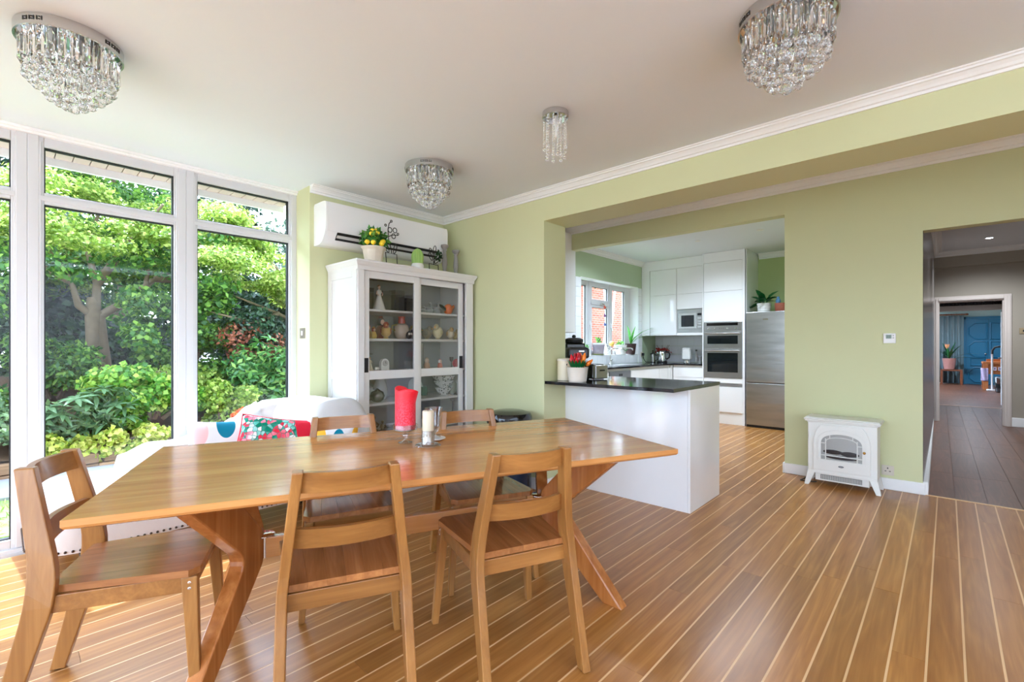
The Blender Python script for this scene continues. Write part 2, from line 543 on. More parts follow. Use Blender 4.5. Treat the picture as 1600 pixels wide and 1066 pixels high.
for i, (vis, a, b, yl) in enumerate(planks):
    (x, y), L, wd = place_strip(a, b - 0.0012, yl, PITCH / 2, PITCH - GROOVE)
    if y + wd / 2 > 4.115: continue
    if vis > 0 and i < 296:
        o = link('plank', unit, slab, loc=(x, y, 0), rot=(0, 0, PA), scale=(L, wd, 1))
    else:
        rest.mx = Matrix.Translation((x, y, 0)) @ Matrix.Rotation(PA, 4, 'Z') @ Matrix.Diagonal((L, wd, 1, 1))
        rest.box(0, 1, -0.5, 0.5, -0.02, 0)
stuff(rest.build('plank_remainder', oak_plank, slab))
for (a, b, yl) in strips:
    (x, y), L, wd = place_strip(a, b, yl, 0, GROOVE + 0.0008)
    if y > 4.11: continue
    link('inlay_strip', unit_s, slab, loc=(x, y, -0.0004), rot=(0, 0, PA), scale=(L, wd, 1))
# walnut floor of the hall
hs = struct('floor_hall', boxes((5.235, 13.6, -1.7, 0.3, -0.12, -0.012)), M('subfloor', None))
unit_w = MB().box(0, 1, -0.5, 0.5, -0.02, 0).mesh('plank', walnut_plank)
wp = 0.19
for k in range(10):
    y = 0.10 - wp * (k + 0.5)
    x = 5.24 - prn.uniform(0, 1.0) if k else 5.24 - .7
    while x < 13.55:
        L = prn.uniform(0.9, 1.9)
        a, b = max(x, 5.262), min(x + L, 13.58)
        if b - a > 0.05 and y - wp / 2 > -1.7:
            link('plank', unit_w, hs, loc=(a, y, 0), scale=(b - a - 0.002, wp - 0.002, 1))
        x += L
struct('trim_threshold', B(5.236, 5.262, -1.15, 0.09, -0.012, 0.003), inlay_mat)
struct('trim_threshold_inner', B(13.5, 13.58, -0.95, 0.07, -0.01, 0.004), M('pale_threshold', (196, 160, 130), 0.35))
fs_ = struct('floor_far_room', boxes((13.58, 21.6, -3.3, 2.2, -0.12, -0.012)), M('subfloor', None))
unit_f = MB().box(-0.5, 0.5, 0, 1, -0.02, 0).mesh('plank', walnut_plank)
for k in range(26):
    x = 13.74 + 0.31 * k
    y = -3.2 - prn.uniform(0, 1.5)
    while y < 2.1:
        L = prn.uniform(1.4, 2.4)
        a, b = max(y, -3.2), min(y + L, 2.1)
        if b - a > 0.05: link('plank', unit_f, fs_, loc=(x, a, 0), scale=(0.308, b - a - 0.002, 1))
        y += L

# ------------------------------------------------------------------ the big windows
WY = 4.13          # room face of the frames
def window_bay(n, xl, xr, ml, mr):
    # xl..xr glass; ml, mr: frame out to the neighbours
    m = MB()
    zb, zlt, zub, zut, zh = 0.082, 2.138, 2.208, 2.495, 2.555
    # stiles
    m.box(ml, xl, WY, 4.19, 0.0, zh).box(xr, mr, WY, 4.19, 0.0, zh)
    m.box(ml, ml + 0.05, WY - 0.012, WY + .01, 0.03, zh).box(mr - 0.05, mr, WY - 0.012, WY + .01, 0.03, zh)
    m.box(xl - 0.045, xl - 0.012, WY - 0.010, WY + .01, zb - .03, zh - .03).box(xr + 0.012, xr + 0.045, WY - 0.010, WY + .01, zb - .03, zh - .03)
    # rails
    m.box(xl, xr, WY, 4.19, 0.0, zb).box(xl, xr, WY, 4.19, zlt, zub).box(xl, xr, WY, 4.19, zut, zh)
    m.box(xl - .02, xr + .02, WY - 0.010, WY + .01, zlt + 0.02, zub - 0.02).box(ml, mr, WY - 0.022, WY + .01, 0.0, 0.028)
    fr = struct('window_%d' % n, m, pvc, bevel=0.004)
    for (z0, z1) in ((zb, zlt), (zub, zut)):
        g = MB()
        t = 0.007
        g.box(xl, xl + t, 4.148, 4.185, z0, z1).box(xr - t, xr, 4.148, 4.185, z0, z1)
        g.box(xl + t, xr - t, 4.148, 4.185, z0, z0 + t).box(xl + t, xr - t, 4.148, 4.185, z1 - t, z1)
        g.build('gasket', gasket_mat, fr)
        MB().box(xl + t, xr - t, 4.164, 4.168, z0 + t, z1 - t).build('pane', window_glass, fr)
    return fr
window_bay(1, -2.28, -1.606, -2.37, -1.533)
window_bay(2, -1.454, -0.780, -1.533, -0.705)
window_bay(3, -0.630, 0.044, -0.705, 0.113)
window_bay(4, 0.186, 0.858, 0.113, 0.931)
window_bay(5, 1.004, 1.677, 0.931, 1.745)
struct('wall_window_end', boxes((-3.3, -2.37, 4.10, 4.20, -.02, 2.64)), white_paint)
struct('trim_window_head', boxes((-3.2, 1.745, 4.10, 4.20, 2.553, 2.587), (-3.2, 1.745, 4.085, 4.11, 2.568, 2.587)), white_paint, bevel=0.003)
struct('trim_window_sill', boxes((-3.2, 1.745, 4.10, 4.20, -.012, 0.006)), pvc)
# eaves outside
eav = struct('trim_eaves', boxes((-3.4, 1.73, 4.375, 4.405, 2.455, 2.60), (-3.4, 3.16, 4.20, 4.39, 2.53, 2.66)), white_paint)
sb = MB().box(0, 0.081, 4.20, 4.374, 2.505, 2.525).mesh('soffit_board', M('soffit_board', (204, 182, 174), 0.5, vary=0.06, nscale=3))
for i in range(58):
    link('soffit_board', sb, eav, loc=(1.64 - 0.087 * i, 0, 0))
struct('roof', boxes((-3.4, 3.2, FILL_HOLE[3], 4.39, 2.665, 2.72), (-3.4, 3.2, -2.95, FILL_HOLE[2], 2.665, 2.72), (-3.4, FILL_HOLE[0], FILL_HOLE[2], FILL_HOLE[3], 2.665, 2.72), (FILL_HOLE[1], 3.2, FILL_HOLE[2], FILL_HOLE[3], 2.665, 2.72), (3.1, 8.7, -2.95, 4.55, 2.95, 3.05), (5.3, 13.7, -1.8, 1.0, 2.95, 3.05), (13.4, 21.7, -3.4, 2.35, 2.84, 2.95)), M('roof_felt', (90, 88, 86), 0.9))
struct('wall_gable', boxes((3.2, 3.46, 4.30, 4.33, -.1, 2.95)), white_paint)
# ------------------------------------------------------------------ dining table
TA = -0.41159
tab = thing('dining_table', 'long honey-coloured wooden dining table with splayed legs in the middle of the room', 'table', (1.3718, 1.877, 0), TA)
TL, TW = 2.277 / 2, 1.0744 / 2
m = MB()
zt0, zt1, zt2 = 0.716, 0.735, 0.7535
ins = 0.035
vs = []
for (a, z) in ((ins, zt0), (0.006, zt1 - 0.008), (0.0, zt1)):
    vs += [(-TL + a, -TW + a, z), (TL - a, -TW + a, z), (TL - a, TW - a, z), (-TL + a, TW - a, z)]
fs = [(3, 2, 1, 0), (8, 9, 10, 11)]
for k in (0, 4):
    fs += [(k + i, k + (i + 1) % 4, k + 4 + (i + 1) % 4, k + 4 + i) for i in range(4)]
m.add(vs, fs)
top = m.build('tabletop', table_wood, tab)
nb = 10
bw = 2 * TW / nb
for i in range(nb):
    MB().box(-TL, TL, -TW + bw * i + 0.0003, -TW + bw * (i + 1) - 0.0003, zt1 - 0.001, 0.755).build('board', table_wood, top, bevel=0.0008, seg=1)
def rounded(pts, rad, n=4):
    # round the corners of a closed outline; rad per corner
    out = []
    k = len(pts)
    for i in range(k):
        p0, p, p1 = Vector(pts[i - 1]), Vector(pts[i]), Vector(pts[(i + 1) % k])
        r = rad[i] if isinstance(rad, (list, tuple)) else rad
        if r <= 0:
            out.append(tuple(p)); continue
        a = p + (p0 - p).normalized() * min(r, (p0 - p).length * .49)
        b = p + (p1 - p).normalized() * min(r, (p1 - p).length * .49)
        for j in range(n + 1):
            t = j / n
            q = a * (1 - t) ** 2 + p * 2 * t * (1 - t) + b * t ** 2
            out.append(tuple(q))
    return out
leg_pts = rounded([(0.385, 0), (0.485, 0), (0.128, 0.400), (0.475, 0.716), (0.245, 0.716), (0.006, 0.465), (0.006, 0.335)], [0, 0, .07, 0, 0, .03, .03], 6)
for sx in (-1, 1):
    for sy in (-1, 1):
        d = Vector((0.20 * sx, 0.44 * sy)); dl = d.length; d.normalize()
        nrm = Vector((-d.y, d.x))
        m = MB()
        n = len(leg_pts)
        for h in (-0.030, 0.030):
            m.v += [(0.685 * sx + d.x * s * dl / 0.475 + nrm.x * h, d.y * s * dl / 0.475 + nrm.y * h, z) for s, z in leg_pts]
        m.f += [tuple(range(n - 1, -1, -1)), tuple(range(n, 2 * n))] + [(i, (i + 1) % n, n + (i + 1) % n, n + i) for i in range(n)]
        m.build('leg', table_leg_wood, tab, bevel=0.006, seg=2)
MB().box(-0.66, 0.66, -0.016, 0.016, 0.345, 0.432).build('stretcher', table_wood, tab, bevel=0.004)
for sx in (-1, 1):
    bo = MB().lathe([(0.017, 0), (0.017, 0.095)], (0.672 * sx - sx * 0.012, 0, 0.345), 20).build('bolt', chrome, tab, smooth=40)
    MB().lathe([(0.005, 0), (0.040, 0.001), (0.040, 0.005), (0.036, 0.008)], (0.672 * sx - sx * 0.012, 0, 0.438), 24).build('bolt_cap', chrome, bo, smooth=40)

# ------------------------------------------------------------------ dining chairs
def make_chair(label):
    t = thing('dining_chair', label, 'chair', group='wooden dining chairs round the table')
    def xs(z): return 0.196 + (0.202 - 0.196) * (1 - z / 0.45) if z < 0.45 else 0.196 + (0.148 - 0.196) * (z - 0.45) / 0.40
    post = rounded([(-0.345, 0), (-0.298, 0), (-0.158, 0.47), (-0.242, 0.853), (-0.292, 0.853), (-0.232, 0.49)], [0, 0, .10, 0, 0, .12], 5)
    for s in (-1, 1):
        m = MB(); n = len(post)
        for h in (-0.0165, 0.0165):
            m.v += [(s * xs(z) + h, y, z) for y, z in post]
        m.f += [tuple(range(n - 1, -1, -1)), tuple(range(n, 2 * n))] + [(i, (i + 1) % n, n + (i + 1) % n, n + i) for i in range(n)]
        p = m.build('back_post', chair_wood, t, bevel=0.004)
        MB().lathe([(0.014, 0), (0.016, 0.004)], (s * 0.202, -0.322, -0.003), 10).build('foot_pad', black_matt, p)
        m = MB()
        x0, x1 = s * 0.202, s * 0.236
        vs = []
        for (x, y, z, a, b) in ((x1, 0.218, 0, .014, .015), (x0, 0.192, 0.444, .019, .024)):
            vs += [(x - a, y - b, z), (x + a, y - b, z), (x + a, y + b, z), (x - a, y + b, z)]
        m.add(vs, [(3, 2, 1, 0), (4, 5, 6, 7), (0, 1, 5, 4), (1, 2, 6, 5), (2, 3, 7, 6), (3, 0, 4, 7)])
        l = m.build('front_leg', chair_wood, t, bevel=0.004)
        sc = MB()
        for z in (0.405, 0.425):
            q = MB().lathe([(0.0055, 0), (0.0055, 0.002), (0.003, 0.0025)], (0, 0, 0), 10)
            q.mx = None
            sc.add([(s * (0.2035 + 0.0185 + v[2]), 0.194 + v[0], z + v[1]) for v in q.v], q.f)
        sc.build('screw', chrome, l)
        # side apron
        m = MB()
        a0, a1 = (s * 0.190, -0.20), (s * 0.200, 0.185)
        tk = 0.009
        vs = []
        for z in (0.388, 0.444):
            vs += [(a0[0] - tk, a0[1], z), (a0[0] + tk, a0[1], z), (a1[0] + tk, a1[1], z), (a1[0] - tk, a1[1], z)]
        m.add(vs, [(3, 2, 1, 0), (4, 5, 6, 7), (0, 1, 5, 4), (1, 2, 6, 5), (2, 3, 7, 6), (3, 0, 4, 7)])
        m.build('apron', chair_wood_x, t, bevel=0.002)
    MB().box(-0.182, 0.182, -0.212, -0.192, 0.386, 0.444).build('apron', chair_wood_x, t, bevel=0.002)
    MB().box(-0.186, 0.186, 0.186, 0.204, 0.388, 0.444).build('apron', chair_wood_x, t, bevel=0.002)
    # seat of glued boards
    pl = MB()
    pl.add([(-0.176, -0.19, .444), (0.176, -0.19, .444), (0.214, 0.208, .444), (-0.214, 0.208, .444), (-0.176, -0.19, .447), (0.176, -0.19, .447), (0.214, 0.208, .447), (-0.214, 0.208, .447)],
           [(0, 3, 2, 1), (4, 5, 6, 7), (0, 1, 5, 4), (1, 2, 6, 5), (2, 3, 7, 6), (3, 0, 4, 7)])
    seat = pl.build('seat', seat_wood, t)
    n = 6
    for i in range(n):
        a, b = -1 + 2 * i / n, -1 + 2 * (i + 1) / n
        yr, yf = -0.205, 0.222
        xr, xf = 0.180, 0.228
        g = 0.0001
        o = [(a * xr + g, yr), (b * xr - g, yr), (b * xf - g, yf), (a * xf + g, yf)]
        if i == 0: o = [o[0], o[1], o[2], (a * xf + .028, yf), (a * xf + g, yf - 0.03)]
        if i == n - 1: o = [o[0], o[1], (b * xf - g, yf - 0.03), (b * xf - .028, yf), o[3]]
        MB().prism(o, 2, 0.446, 0.470).build('board', seat_wood, seat, bevel=0.0005, seg=1)
    def rail(z0, z1, y, bow, hw):
        m = MB()
        k = 9
        vs = []
        for i in range(k):
            u = -1 + 2 * i / (k - 1)
            yy = y - bow * (1 - u * u)
            for (dy, z) in ((-0.010, z0), (0.010, z0), (0.010, z1), (-0.010, z1)):
                hwz = hw(z)
                vs.append((u * hwz, yy + dy - (z - z0) * 0.22, z))
        fs = [(0, 1, 2, 3), tuple(4 * (k - 1) + q for q in (3, 2, 1, 0))]
        for i in range(k - 1):
            fs += [(4 * i + q, 4 * i + (q + 1) % 4, 4 * i + 4 + (q + 1) % 4, 4 * i + 4 + q) for q in range(4)]
        m.add(vs, fs)
        return m
    hw = lambda z: 0.196 + (0.148 - 0.196) * (z - 0.45) / 0.40 - 0.015
    rail(0.780, 0.848, -0.248, 0.030, hw).build('back_rail', chair_wood_x, t, smooth=50)
    rail(0.592, 0.658, -0.207, 0.030, hw).build('back_rail', chair_wood_x, t, smooth=50)
    return t
ch = make_chair('wooden dining chair seen side-on at the end of the table nearest the garden window')
ch.location = (0.361, 2.206, 0.004); ch.rotation_euler = (0, 0, R(-114.8))
for (x, y, a, lb) in ((0.876, 1.668, -24.7, 'wooden dining chair with its back to the camera beside the chrome table bolt'),
                      (1.456, 1.387, -22.6, 'wooden dining chair with its back to the camera, closest to the white peninsula'),
                      (1.215, 2.241, 158.8, 'wooden dining chair facing the camera across the table, in front of the sofa'),
                      (1.828, 1.906, 155.1, 'wooden dining chair facing the camera across the table, beside the black bin')):
    c = copy_tree(ch)
    c.location = (x, y, 0.004); c.rotation_euler = (0, 0, R(a)); c['label'] = lb

# ------------------------------------------------------------------ on the table
cst = thing('candle_stand', 'footed clear glass candle dish under the red candle', 'candle holder', (1.40, 2.02, 0.755))
MB().lathe([(0.034, 0), (0.036, 0.003), (0.018, 0.008), (0.008, 0.016), (0.007, 0.024), (0.016, 0.034), (0.016, 0.042), (0.007, 0.050), (0.010, 0.058), (0.052, 0.064), (0.060, 0.070), (0.061, 0.096), (0.058, 0.096), (0.057, 0.0725), (0.001, 0.0715)], (0, 0, 0), 32, cap=False).build('dish', clear_glass, cst, smooth=50)
rc = thing('pillar_candle', 'thick red pillar candle with wavy lip on a glass stand', 'candle', (1.40, 2.02, 0.8285))
red = NT('red_wax')
v = red.obj()
tcz = red.n('ShaderNodeSeparateXYZ'); red.l(v, tcz.inputs[0])
n1 = red.noise(v, 140, 5, 0.7)
hf = red.math('MULTIPLY', red.math('SUBTRACT', 0.17, tcz.outputs[2]), 4.0)
f = red.math('MULTIPLY', red.math('GREATER_THAN', n1, 0.5), hf)
red.set(red.mix(f, lin((222, 10, 40)), lin((240, 110, 140))), 0.35, **{'Subsurface Weight': 0.3, 'Subsurface Radius': (0.02, 0.004, 0.004)})
red.bump(n1, 0.25, 0.004)
MATS['red_wax'] = red.m
def cand(i, j):
    a = 2 * PI * i
    dirb = math.cos(a - R(-38))
    zt = 0.205 + 0.010 * math.cos(2 * (a - R(100))) - 0.020 * max(0, dirb)
    r = 0.052
    if j <= 0.55:
        t = j / 0.55
        z = zt * t
        r += 0.014 * max(0, dirb) ** 3 * max(0, (t - 0.72) / 0.28)
    elif j <= 0.75:
        t = (j - 0.55) / 0.2
        z = zt + 0.002 * math.sin(t * PI)
        r += 0.014 * max(0, dirb) ** 3 - 0.008 * t
    else:
        t = (j - 0.75) / 0.25
        z = zt - 0.035 * t
        r = (r - 0.008 + 0.012 * max(0, dirb) ** 3) * (1 - t * .98)
    return (r * math.cos(a), r * math.sin(a), z)
m = MB().grid(cand, 40, 30, True)
m.build('wax', red.m, rc, smooth=60)
MB().tube([(0, 0, 0.165), (0.001, 0, 0.175)], 0.0015, 6).build('wick', black_matt, rc)
ch2 = thing('candle_holder', 'clear glass holder with a flat foot under the cream candle', 'candle holder', (1.433, 1.875, 0.755))
MB().lathe([(0.060, 0), (0.063, 0.003), (0.061, 0.008), (0.034, 0.010), (0.032, 0.013), (0.032, 0.078), (0.0305, 0.078), (0.0303, 0.024), (0.001, 0.023)], (0, 0, 0), 32, cap=False).build('cup', clear_glass, ch2, smooth=50)
cc = thing('pillar_candle', 'slim cream pillar candle in a low glass holder', 'candle', (1.433, 1.875, 0.7792))
MB().lathe([(0.027, 0), (0.028, 0.004), (0.028, 0.146), (0.025, 0.151), (0.004, 0.148)], (0, 0, 0), 28).build('wax', M('cream_wax', (212, 203, 178), 0.4, vary=0.02, **{'Subsurface Weight': 0.25}), cc, smooth=50)
MB().tube([(0, 0, 0.147), (0.001, 0.001, 0.157)], 0.0013, 6).build('wick', black_matt, cc)
hv = thing('hurricane_vase', 'clear flared glass vase standing on a small dish behind the cream candle', 'vase', (1.545, 1.975, 0.768))
hv.scale = (1.2, 1.2, 1.23)
MB().lathe([(0.032, 0), (0.033, 0.003), (0.016, 0.008), (0.011, 0.018), (0.018, 0.026), (0.028, 0.034), (0.030, 0.055), (0.030, 0.085), (0.036, 0.115), (0.041, 0.128), (0.039, 0.128), (0.034, 0.114), (0.0275, 0.085), (0.0275, 0.050), (0.02, 0.036), (0.001, 0.034)], (0, 0, 0), 32, cap=False).build('vase_body', clear_glass, hv, smooth=50)
sd = thing('side_dish', 'small shallow white dish under the clear glass vase', 'dish', (1.545, 1.975, 0.755))
MB().lathe([(0.03, 0), (0.05, 0.003), (0.064, 0.010), (0.063, 0.012), (0.048, 0.012), (0.001, 0.0125)], (0, 0, 0), 32, cap=True).build('dish', M('white_china', (238, 238, 240), 0.12, vary=0.01), sd, smooth=50)

# ------------------------------------------------------------------ sofa with throws and cushions
leather = M('white_leather', (208, 201, 197), 0.38, vary=0.015, bump=0.08, bscale=180)
sofa = thing('chaise_sofa', 'white leather chaise sofa with nailhead trim along the window', 'sofa')
SX0, SX1, SY0, SY1 = 0.09, 1.865, 3.36, 4.09
def outline(e=0.0, n=8):
    r = 0.22
    o = []
    for (cx, cy, a0) in ((SX0 + r, SY1 - .10, 90), (SX0 + r, SY0 + r, 180)):
        rr = .10 if a0 == 90 else r
        cx2 = SX0 + rr
        for i in range(n + 1):
            a = R(a0 + 90 * i / n)
            o.append((cx2 + (rr + e) * math.cos(a), cy + (rr + e) * math.sin(a)))
    o += [(SX1, SY0 - e), (SX1, 3.845), (1.722, 3.845), (1.722, SY1)]
    return o
def stack(levels, mat, name, par, smooth=45):
    m = MB()
    rings = [outline(e) for e, z in levels]
    n = len(rings[0])
    for (e, z), rg in zip(levels, rings):
        m.v += [(x, y, z) for x, y in rg]
    for k in range(len(levels) - 1):
        m.f += [(k * n + i, k * n + (i + 1) % n, (k + 1) * n + (i + 1) % n, (k + 1) * n + i) for i in range(n)]
    m.f += [tuple(range(n - 1, -1, -1)), tuple((len(levels) - 1) * n + i for i in range(n))]
    return m.build(name, mat, par, smooth=smooth)
stack([(-.02, .150), (0, .156), (0.004, .20), (0.006, .30), (0.0, .335)], leather, 'seat_base', sofa)
stack([(0.0, .336), (0.014, .345), (0.020, .375), (0.010, .41), (-0.02, .432), (-0.08, .445)], leather, 'seat_cushion', sofa)
nails = MB(); upper = MB()
path = outline(0.003, 24)
def along(path, step):
    out, acc = [], 0.0
    for a, b in zip(path, path[1:]):
        L = math.dist(a, b)
        while acc <= L:
            t = acc / L if L else 0
            out.append((a[0] + (b[0] - a[0]) * t, a[1] + (b[1] - a[1]) * t))
            acc += step
        acc -= L
    return out
for (x, y) in along(path[:-3], 0.030):
    nails.ell((x, y, 0.170), (0.007, 0.007, 0.007), 8, 5)
    upper.ell((x, y, 0.338), (0.006, 0.006, 0.006), 8, 5)
brz = M('dark_bronze', (70, 56, 48), 0.35, 0.9)
stuff(nails.build('nailhead_trim', brz, sofa, smooth=60))
stuff(upper.build('nailhead_trim', brz, sofa, smooth=60))
for (x, y) in ((0.32, 3.52), (0.28, 3.95), (1.64, 3.78), (1.72, 3.46)):
    MB().lathe([(0.018, 0), (0.030, 0.015), (0.034, 0.045), (0.022, 0.07), (0.026, 0.10), (0.030, 0.155)], (x, y, 0), 16).build('bun_foot', black_gloss, sofa, smooth=50)
# camel back along the window and the rolled arm at the far end
def camel(x):
    P = [(0.50, .44), (0.53, .53), (0.70, .585), (0.95, .62), (1.10, .645), (1.20, .70), (1.32, .79), (1.42, .835), (1.6, .84), (1.86, .80)]
    for (a, za), (b, zb) in zip(P, P[1:]):
        if x <= b:
            t = max(0, (x - a) / (b - a)); t = t * t * (3 - 2 * t)
            return za + (zb - za) * t
    return P[-1][1]
def backf(u, v, e=0.0, yf=3.90, yb=4.07):
    x = 0.50 + (1.722 - 0.50) * u
    zt = camel(x) - 0.015 + e
    # v around: front bottom, front, top roll, back
    rr = (yb - yf) / 2 + e
    yc = (yf + yb) / 2
    if v < 0.35:
        return (x, yf - e, 0.40 + (zt - rr - 0.40) * v / 0.35)
    if v > 0.65:
        return (x, yb + e, 0.40 + (zt - rr - 0.40) * (1 - v) / 0.35)
    a = PI - PI * (v - 0.35) / 0.3
    return (x, yc + rr * math.cos(a), zt - rr + rr * math.sin(a))
m = MB().grid(lambda u, v: backf(u, v), 40, 21)
m.f.append(tuple(40 * j for j in range(21))); m.f.append(tuple(40 * j + 39 for j in range(20, -1, -1)))
m.build('backrest', leather, sofa, smooth=60)
def armf(u, v, e=0.0):
    # rolled arm running from the window towards the room
    y = 3.845 - (3.845 - 3.20 + e) * u
    x0, x1 = 1.455 - e, 1.86
    zt = 0.835 + 0.035 * u + e
    xc, hw = (x0 + x1) / 2, (x1 - x0) / 2
    if v < 0.25:
        return (x0, y, 0.40 + (zt - 0.20 - 0.40) * v / 0.25)
    if v > 0.8:
        return (x1, y, 0.40 + (zt - 0.22 - 0.40) * (1 - v) / 0.2)
    t = (v - 0.25) / 0.55
    a = PI * (1 - t)
    zz = zt - 0.21 + 0.21 * max(0, math.sin(a)) ** 0.62
    return (xc + hw * math.cos(a), y, zz - 0.02 * t)
NU, NV = 24, 27
def capped(fn, nu, nv):
    m = MB().grid(fn, nu, nv)
    m.f.append(tuple(nu * j for j in range(nv)))
    m.f.append(tuple(nu * j + nu - 1 for j in range(nv - 1, -1, -1)))
    return m
capped(lambda u, v: armf(u, v), NU, NV).build('armrest', leather, sofa, smooth=60)
# throws: soft fleece draped over back and arm
def fl(x, y, z, k=1.0):
    return 0.010 * k * (math.sin(11 * x + 3 * z) * math.cos(7 * y + 5 * z) + 0.6 * math.sin(23 * x + 17 * y - 13 * z))
fleece = NT('white_fleece')
v = fleece.obj()
fn1 = fleece.noise(v, 38, 5, 0.7)
fleece.set(fleece.mix(fn1, lin((188, 184, 183)), lin((214, 212, 212))), 0.95, **{'Sheen Weight': 0.4})
fleece.bump(fn1, 0.6, 0.02)
def drape(fn, e):
    def g(u, v):
        x, y, z = fn(u, v, e)
        k = fl(x, y, z)
        return (x + k * .4, y + k * .6, z + k)
    return g
m = MB().grid(drape(lambda u, v, e: backf(0.01 + u * 0.70, 0.05 + v * 0.75, e), 0.016), 60, 30)
tb = m.build('throw_blanket', fleece.m, None, smooth=80)
md = tb.modifiers.new('thick', 'SOLIDIFY'); md.thickness = 0.008; md.offset = 0
tag(tb, 'fluffy white throw draped along the low sofa back under the window', 'throw')
def armd(u, v, e):
    if u > 0.86:      # over the front of the arm and down
        x, y, z = armf(1.0, v, e)
        t = (u - 0.86) / 0.14
        return (x, y - 0.15 * t ** 0.75, 0.40 + (z - 0.40) * (1 - t * 0.98))
    return armf(u / 0.86, v, e)
m = MB().grid(drape(lambda u, v, e: armd(u, 0.06 + 0.88 * v, e), 0.014), 50, 40)
ta = m.build('throw_blanket', M('white_throw', (210, 209, 210), 0.9, vary=0.01, bump=0.2, bscale=60), None, smooth=80)
md = ta.modifiers.new('thick', 'SOLIDIFY'); md.thickness = 0.006; md.offset = 0
tag(ta, 'smooth white throw covering the tall rounded sofa arm beside the cabinet', 'throw')

def pillow(name, label, w, h, t, mat, loc, rot, piping=None):
    def surf(sg):
        def f(u, v):
            a, b = 2 * u - 1, 2 * v - 1
            k = (1 - a ** 4) * (1 - b ** 4)
            pinch = 1 - 0.06 * (1 - a * a) * b * b - 0.0
            px_ = a * w / 2 * (1 - 0.07 * (1 - abs(b) ** 2) * abs(a) ** 3)
            py_ = b * h / 2 * (1 - 0.07 * (1 - abs(a) ** 2) * abs(b) ** 3)
            return (px_, sg * t / 2 * max(k, 0) ** 0.5, py_)
        return f
    m = MB().grid(surf(1), 22, 22).grid(surf(-1), 22, 22)
    o = thing(name, label, 'cushion', loc)
    o.rotation_euler = rot
    me = m.mesh('cover', mat, 70)
    bm = bmesh.new(); bm.from_mesh(me); bmesh.ops.remove_doubles(bm, verts=bm.verts, dist=1e-4); bmesh.ops.recalc_face_normals(bm, faces=bm.faces); bm.to_mesh(me); bm.free()
    link('cover', me, o)
    if piping:
        pts = []
        N = 14
        for (a0, b0, a1, b1) in ((-1, -1, 1, -1), (1, -1, 1, 1), (1, 1, -1, 1), (-1, 1, -1, -1)):
            for i in range(N):
                t_ = i / N
                a, b = a0 + (a1 - a0) * t_, b0 + (b1 - b0) * t_
                pts.append((a * w / 2 * (1 - 0.07 * (1 - abs(b) ** 2) * abs(a) ** 3), 0, b * h / 2 * (1 - 0.07 * (1 - abs(a) ** 2) * abs(b) ** 3)))
        MB().tube(pts, 0.005, 6, True).build('piping', piping, o, smooth=60)
    return o
def dots_mat(name, basec, dots):
    t = NT(name)
    v = t.obj()
    sp = t.n('ShaderNodeSeparateXYZ'); t.l(v, sp.inputs[0])
    col = lin(basec)
    for (x, z, rx, rz, c) in dots:
        dx = t.math('DIVIDE', t.math('SUBTRACT', sp.outputs[0], x), rx)
        dz = t.math('DIVIDE', t.math('SUBTRACT', sp.outputs[2], z), rz)
        d = t.math('ADD', t.math('MULTIPLY', dx, dx), t.math('MULTIPLY', dz, dz))
        col = t.mix(t.math('LESS_THAN', d, 1.0), col, lin(c))
    t.set(col, 0.9)
    t.bump(t.noise(v, 300, 2), 0.2, 0.003)
    return t.m
white_c = (224, 222, 224)
dm = dots_mat('dotted_cotton', white_c, [(-0.13, 0.10, 0.045, 0.085, (232, 186, 186)), (0.015, 0.15, 0.055, 0.095, (28, 120, 150)), (-0.10, -0.10, 0.05, 0.08, (240, 190, 50)),
                                        (0.16, -0.02, 0.05, 0.08, (228, 190, 196)), (0.03, -0.12, 0.045, 0.08, (120, 60, 60)), (-0.03, -0.02, 0.0, 0.0, (0, 0, 0))][:5])
pillow('scatter_cushion', 'white cushion printed with pink, teal and yellow dots', 0.40, 0.38, 0.13, dm, (0.99, 3.50, 0.575), (R(-20), R(3), R(-8)))
nm = NT('needlepoint')
v = nm.obj()
sp = nm.n('ShaderNodeSeparateXYZ'); nm.l(v, sp.inputs[0])
vo = nm.n('ShaderNodeTexVoronoi'); nm.l(v, vo.inputs['Vector']); vo.inputs['Scale'].default_value = 36
vb = nm.n('ShaderNodeTexNoise'); nm.l(v, vb.inputs['Vector']); vb.inputs['Scale'].default_value = 11
pick = nm.n('ShaderNodeSeparateColor'); nm.l(vo.outputs['Color'], pick.inputs[0])
mixv = nm.math('ADD', nm.math('MULTIPLY', pick.outputs[0], 0.55), nm.math('MULTIPLY', vb.outputs[0], 0.45))
col = nm.ramp(mixv, [(0.26, lin((20, 120, 90))), (0.38, lin((96, 180, 160))), (0.46, lin((170, 208, 206))), (0.54, lin((246, 240, 238))), (0.62, lin((236, 130, 150))), (0.74, lin((210, 24, 56)))])
edge = nm.n('ShaderNodeTexVoronoi', feature='DISTANCE_TO_EDGE'); nm.l(v, edge.inputs['Vector']); edge.inputs['Scale'].default_value = 36
col = nm.mix(nm.math('LESS_THAN', edge.outputs['Distance'], 0.05), col, lin((70, 110, 100)))
redf = nm.math('GREATER_THAN', nm.math('ADD', sp.outputs[0], nm.math('MULTIPLY', sp.outputs[2], 0.35)), 0.150)
col = nm.mix(redf, col, lin((206, 16, 50)))
nm.set(col, 0.95)
nm.bump(vo.outputs['Distance'], 0.5, 0.004)
pillow('scatter_cushion', 'needlepoint cushion in green, white and pink with a red edge', 0.47, 0.36, 0.15, nm.m, (1.235, 3.27, 0.60), (R(-26), R(9), R(-30)), M('red_piping', (204, 24, 52), 0.8))
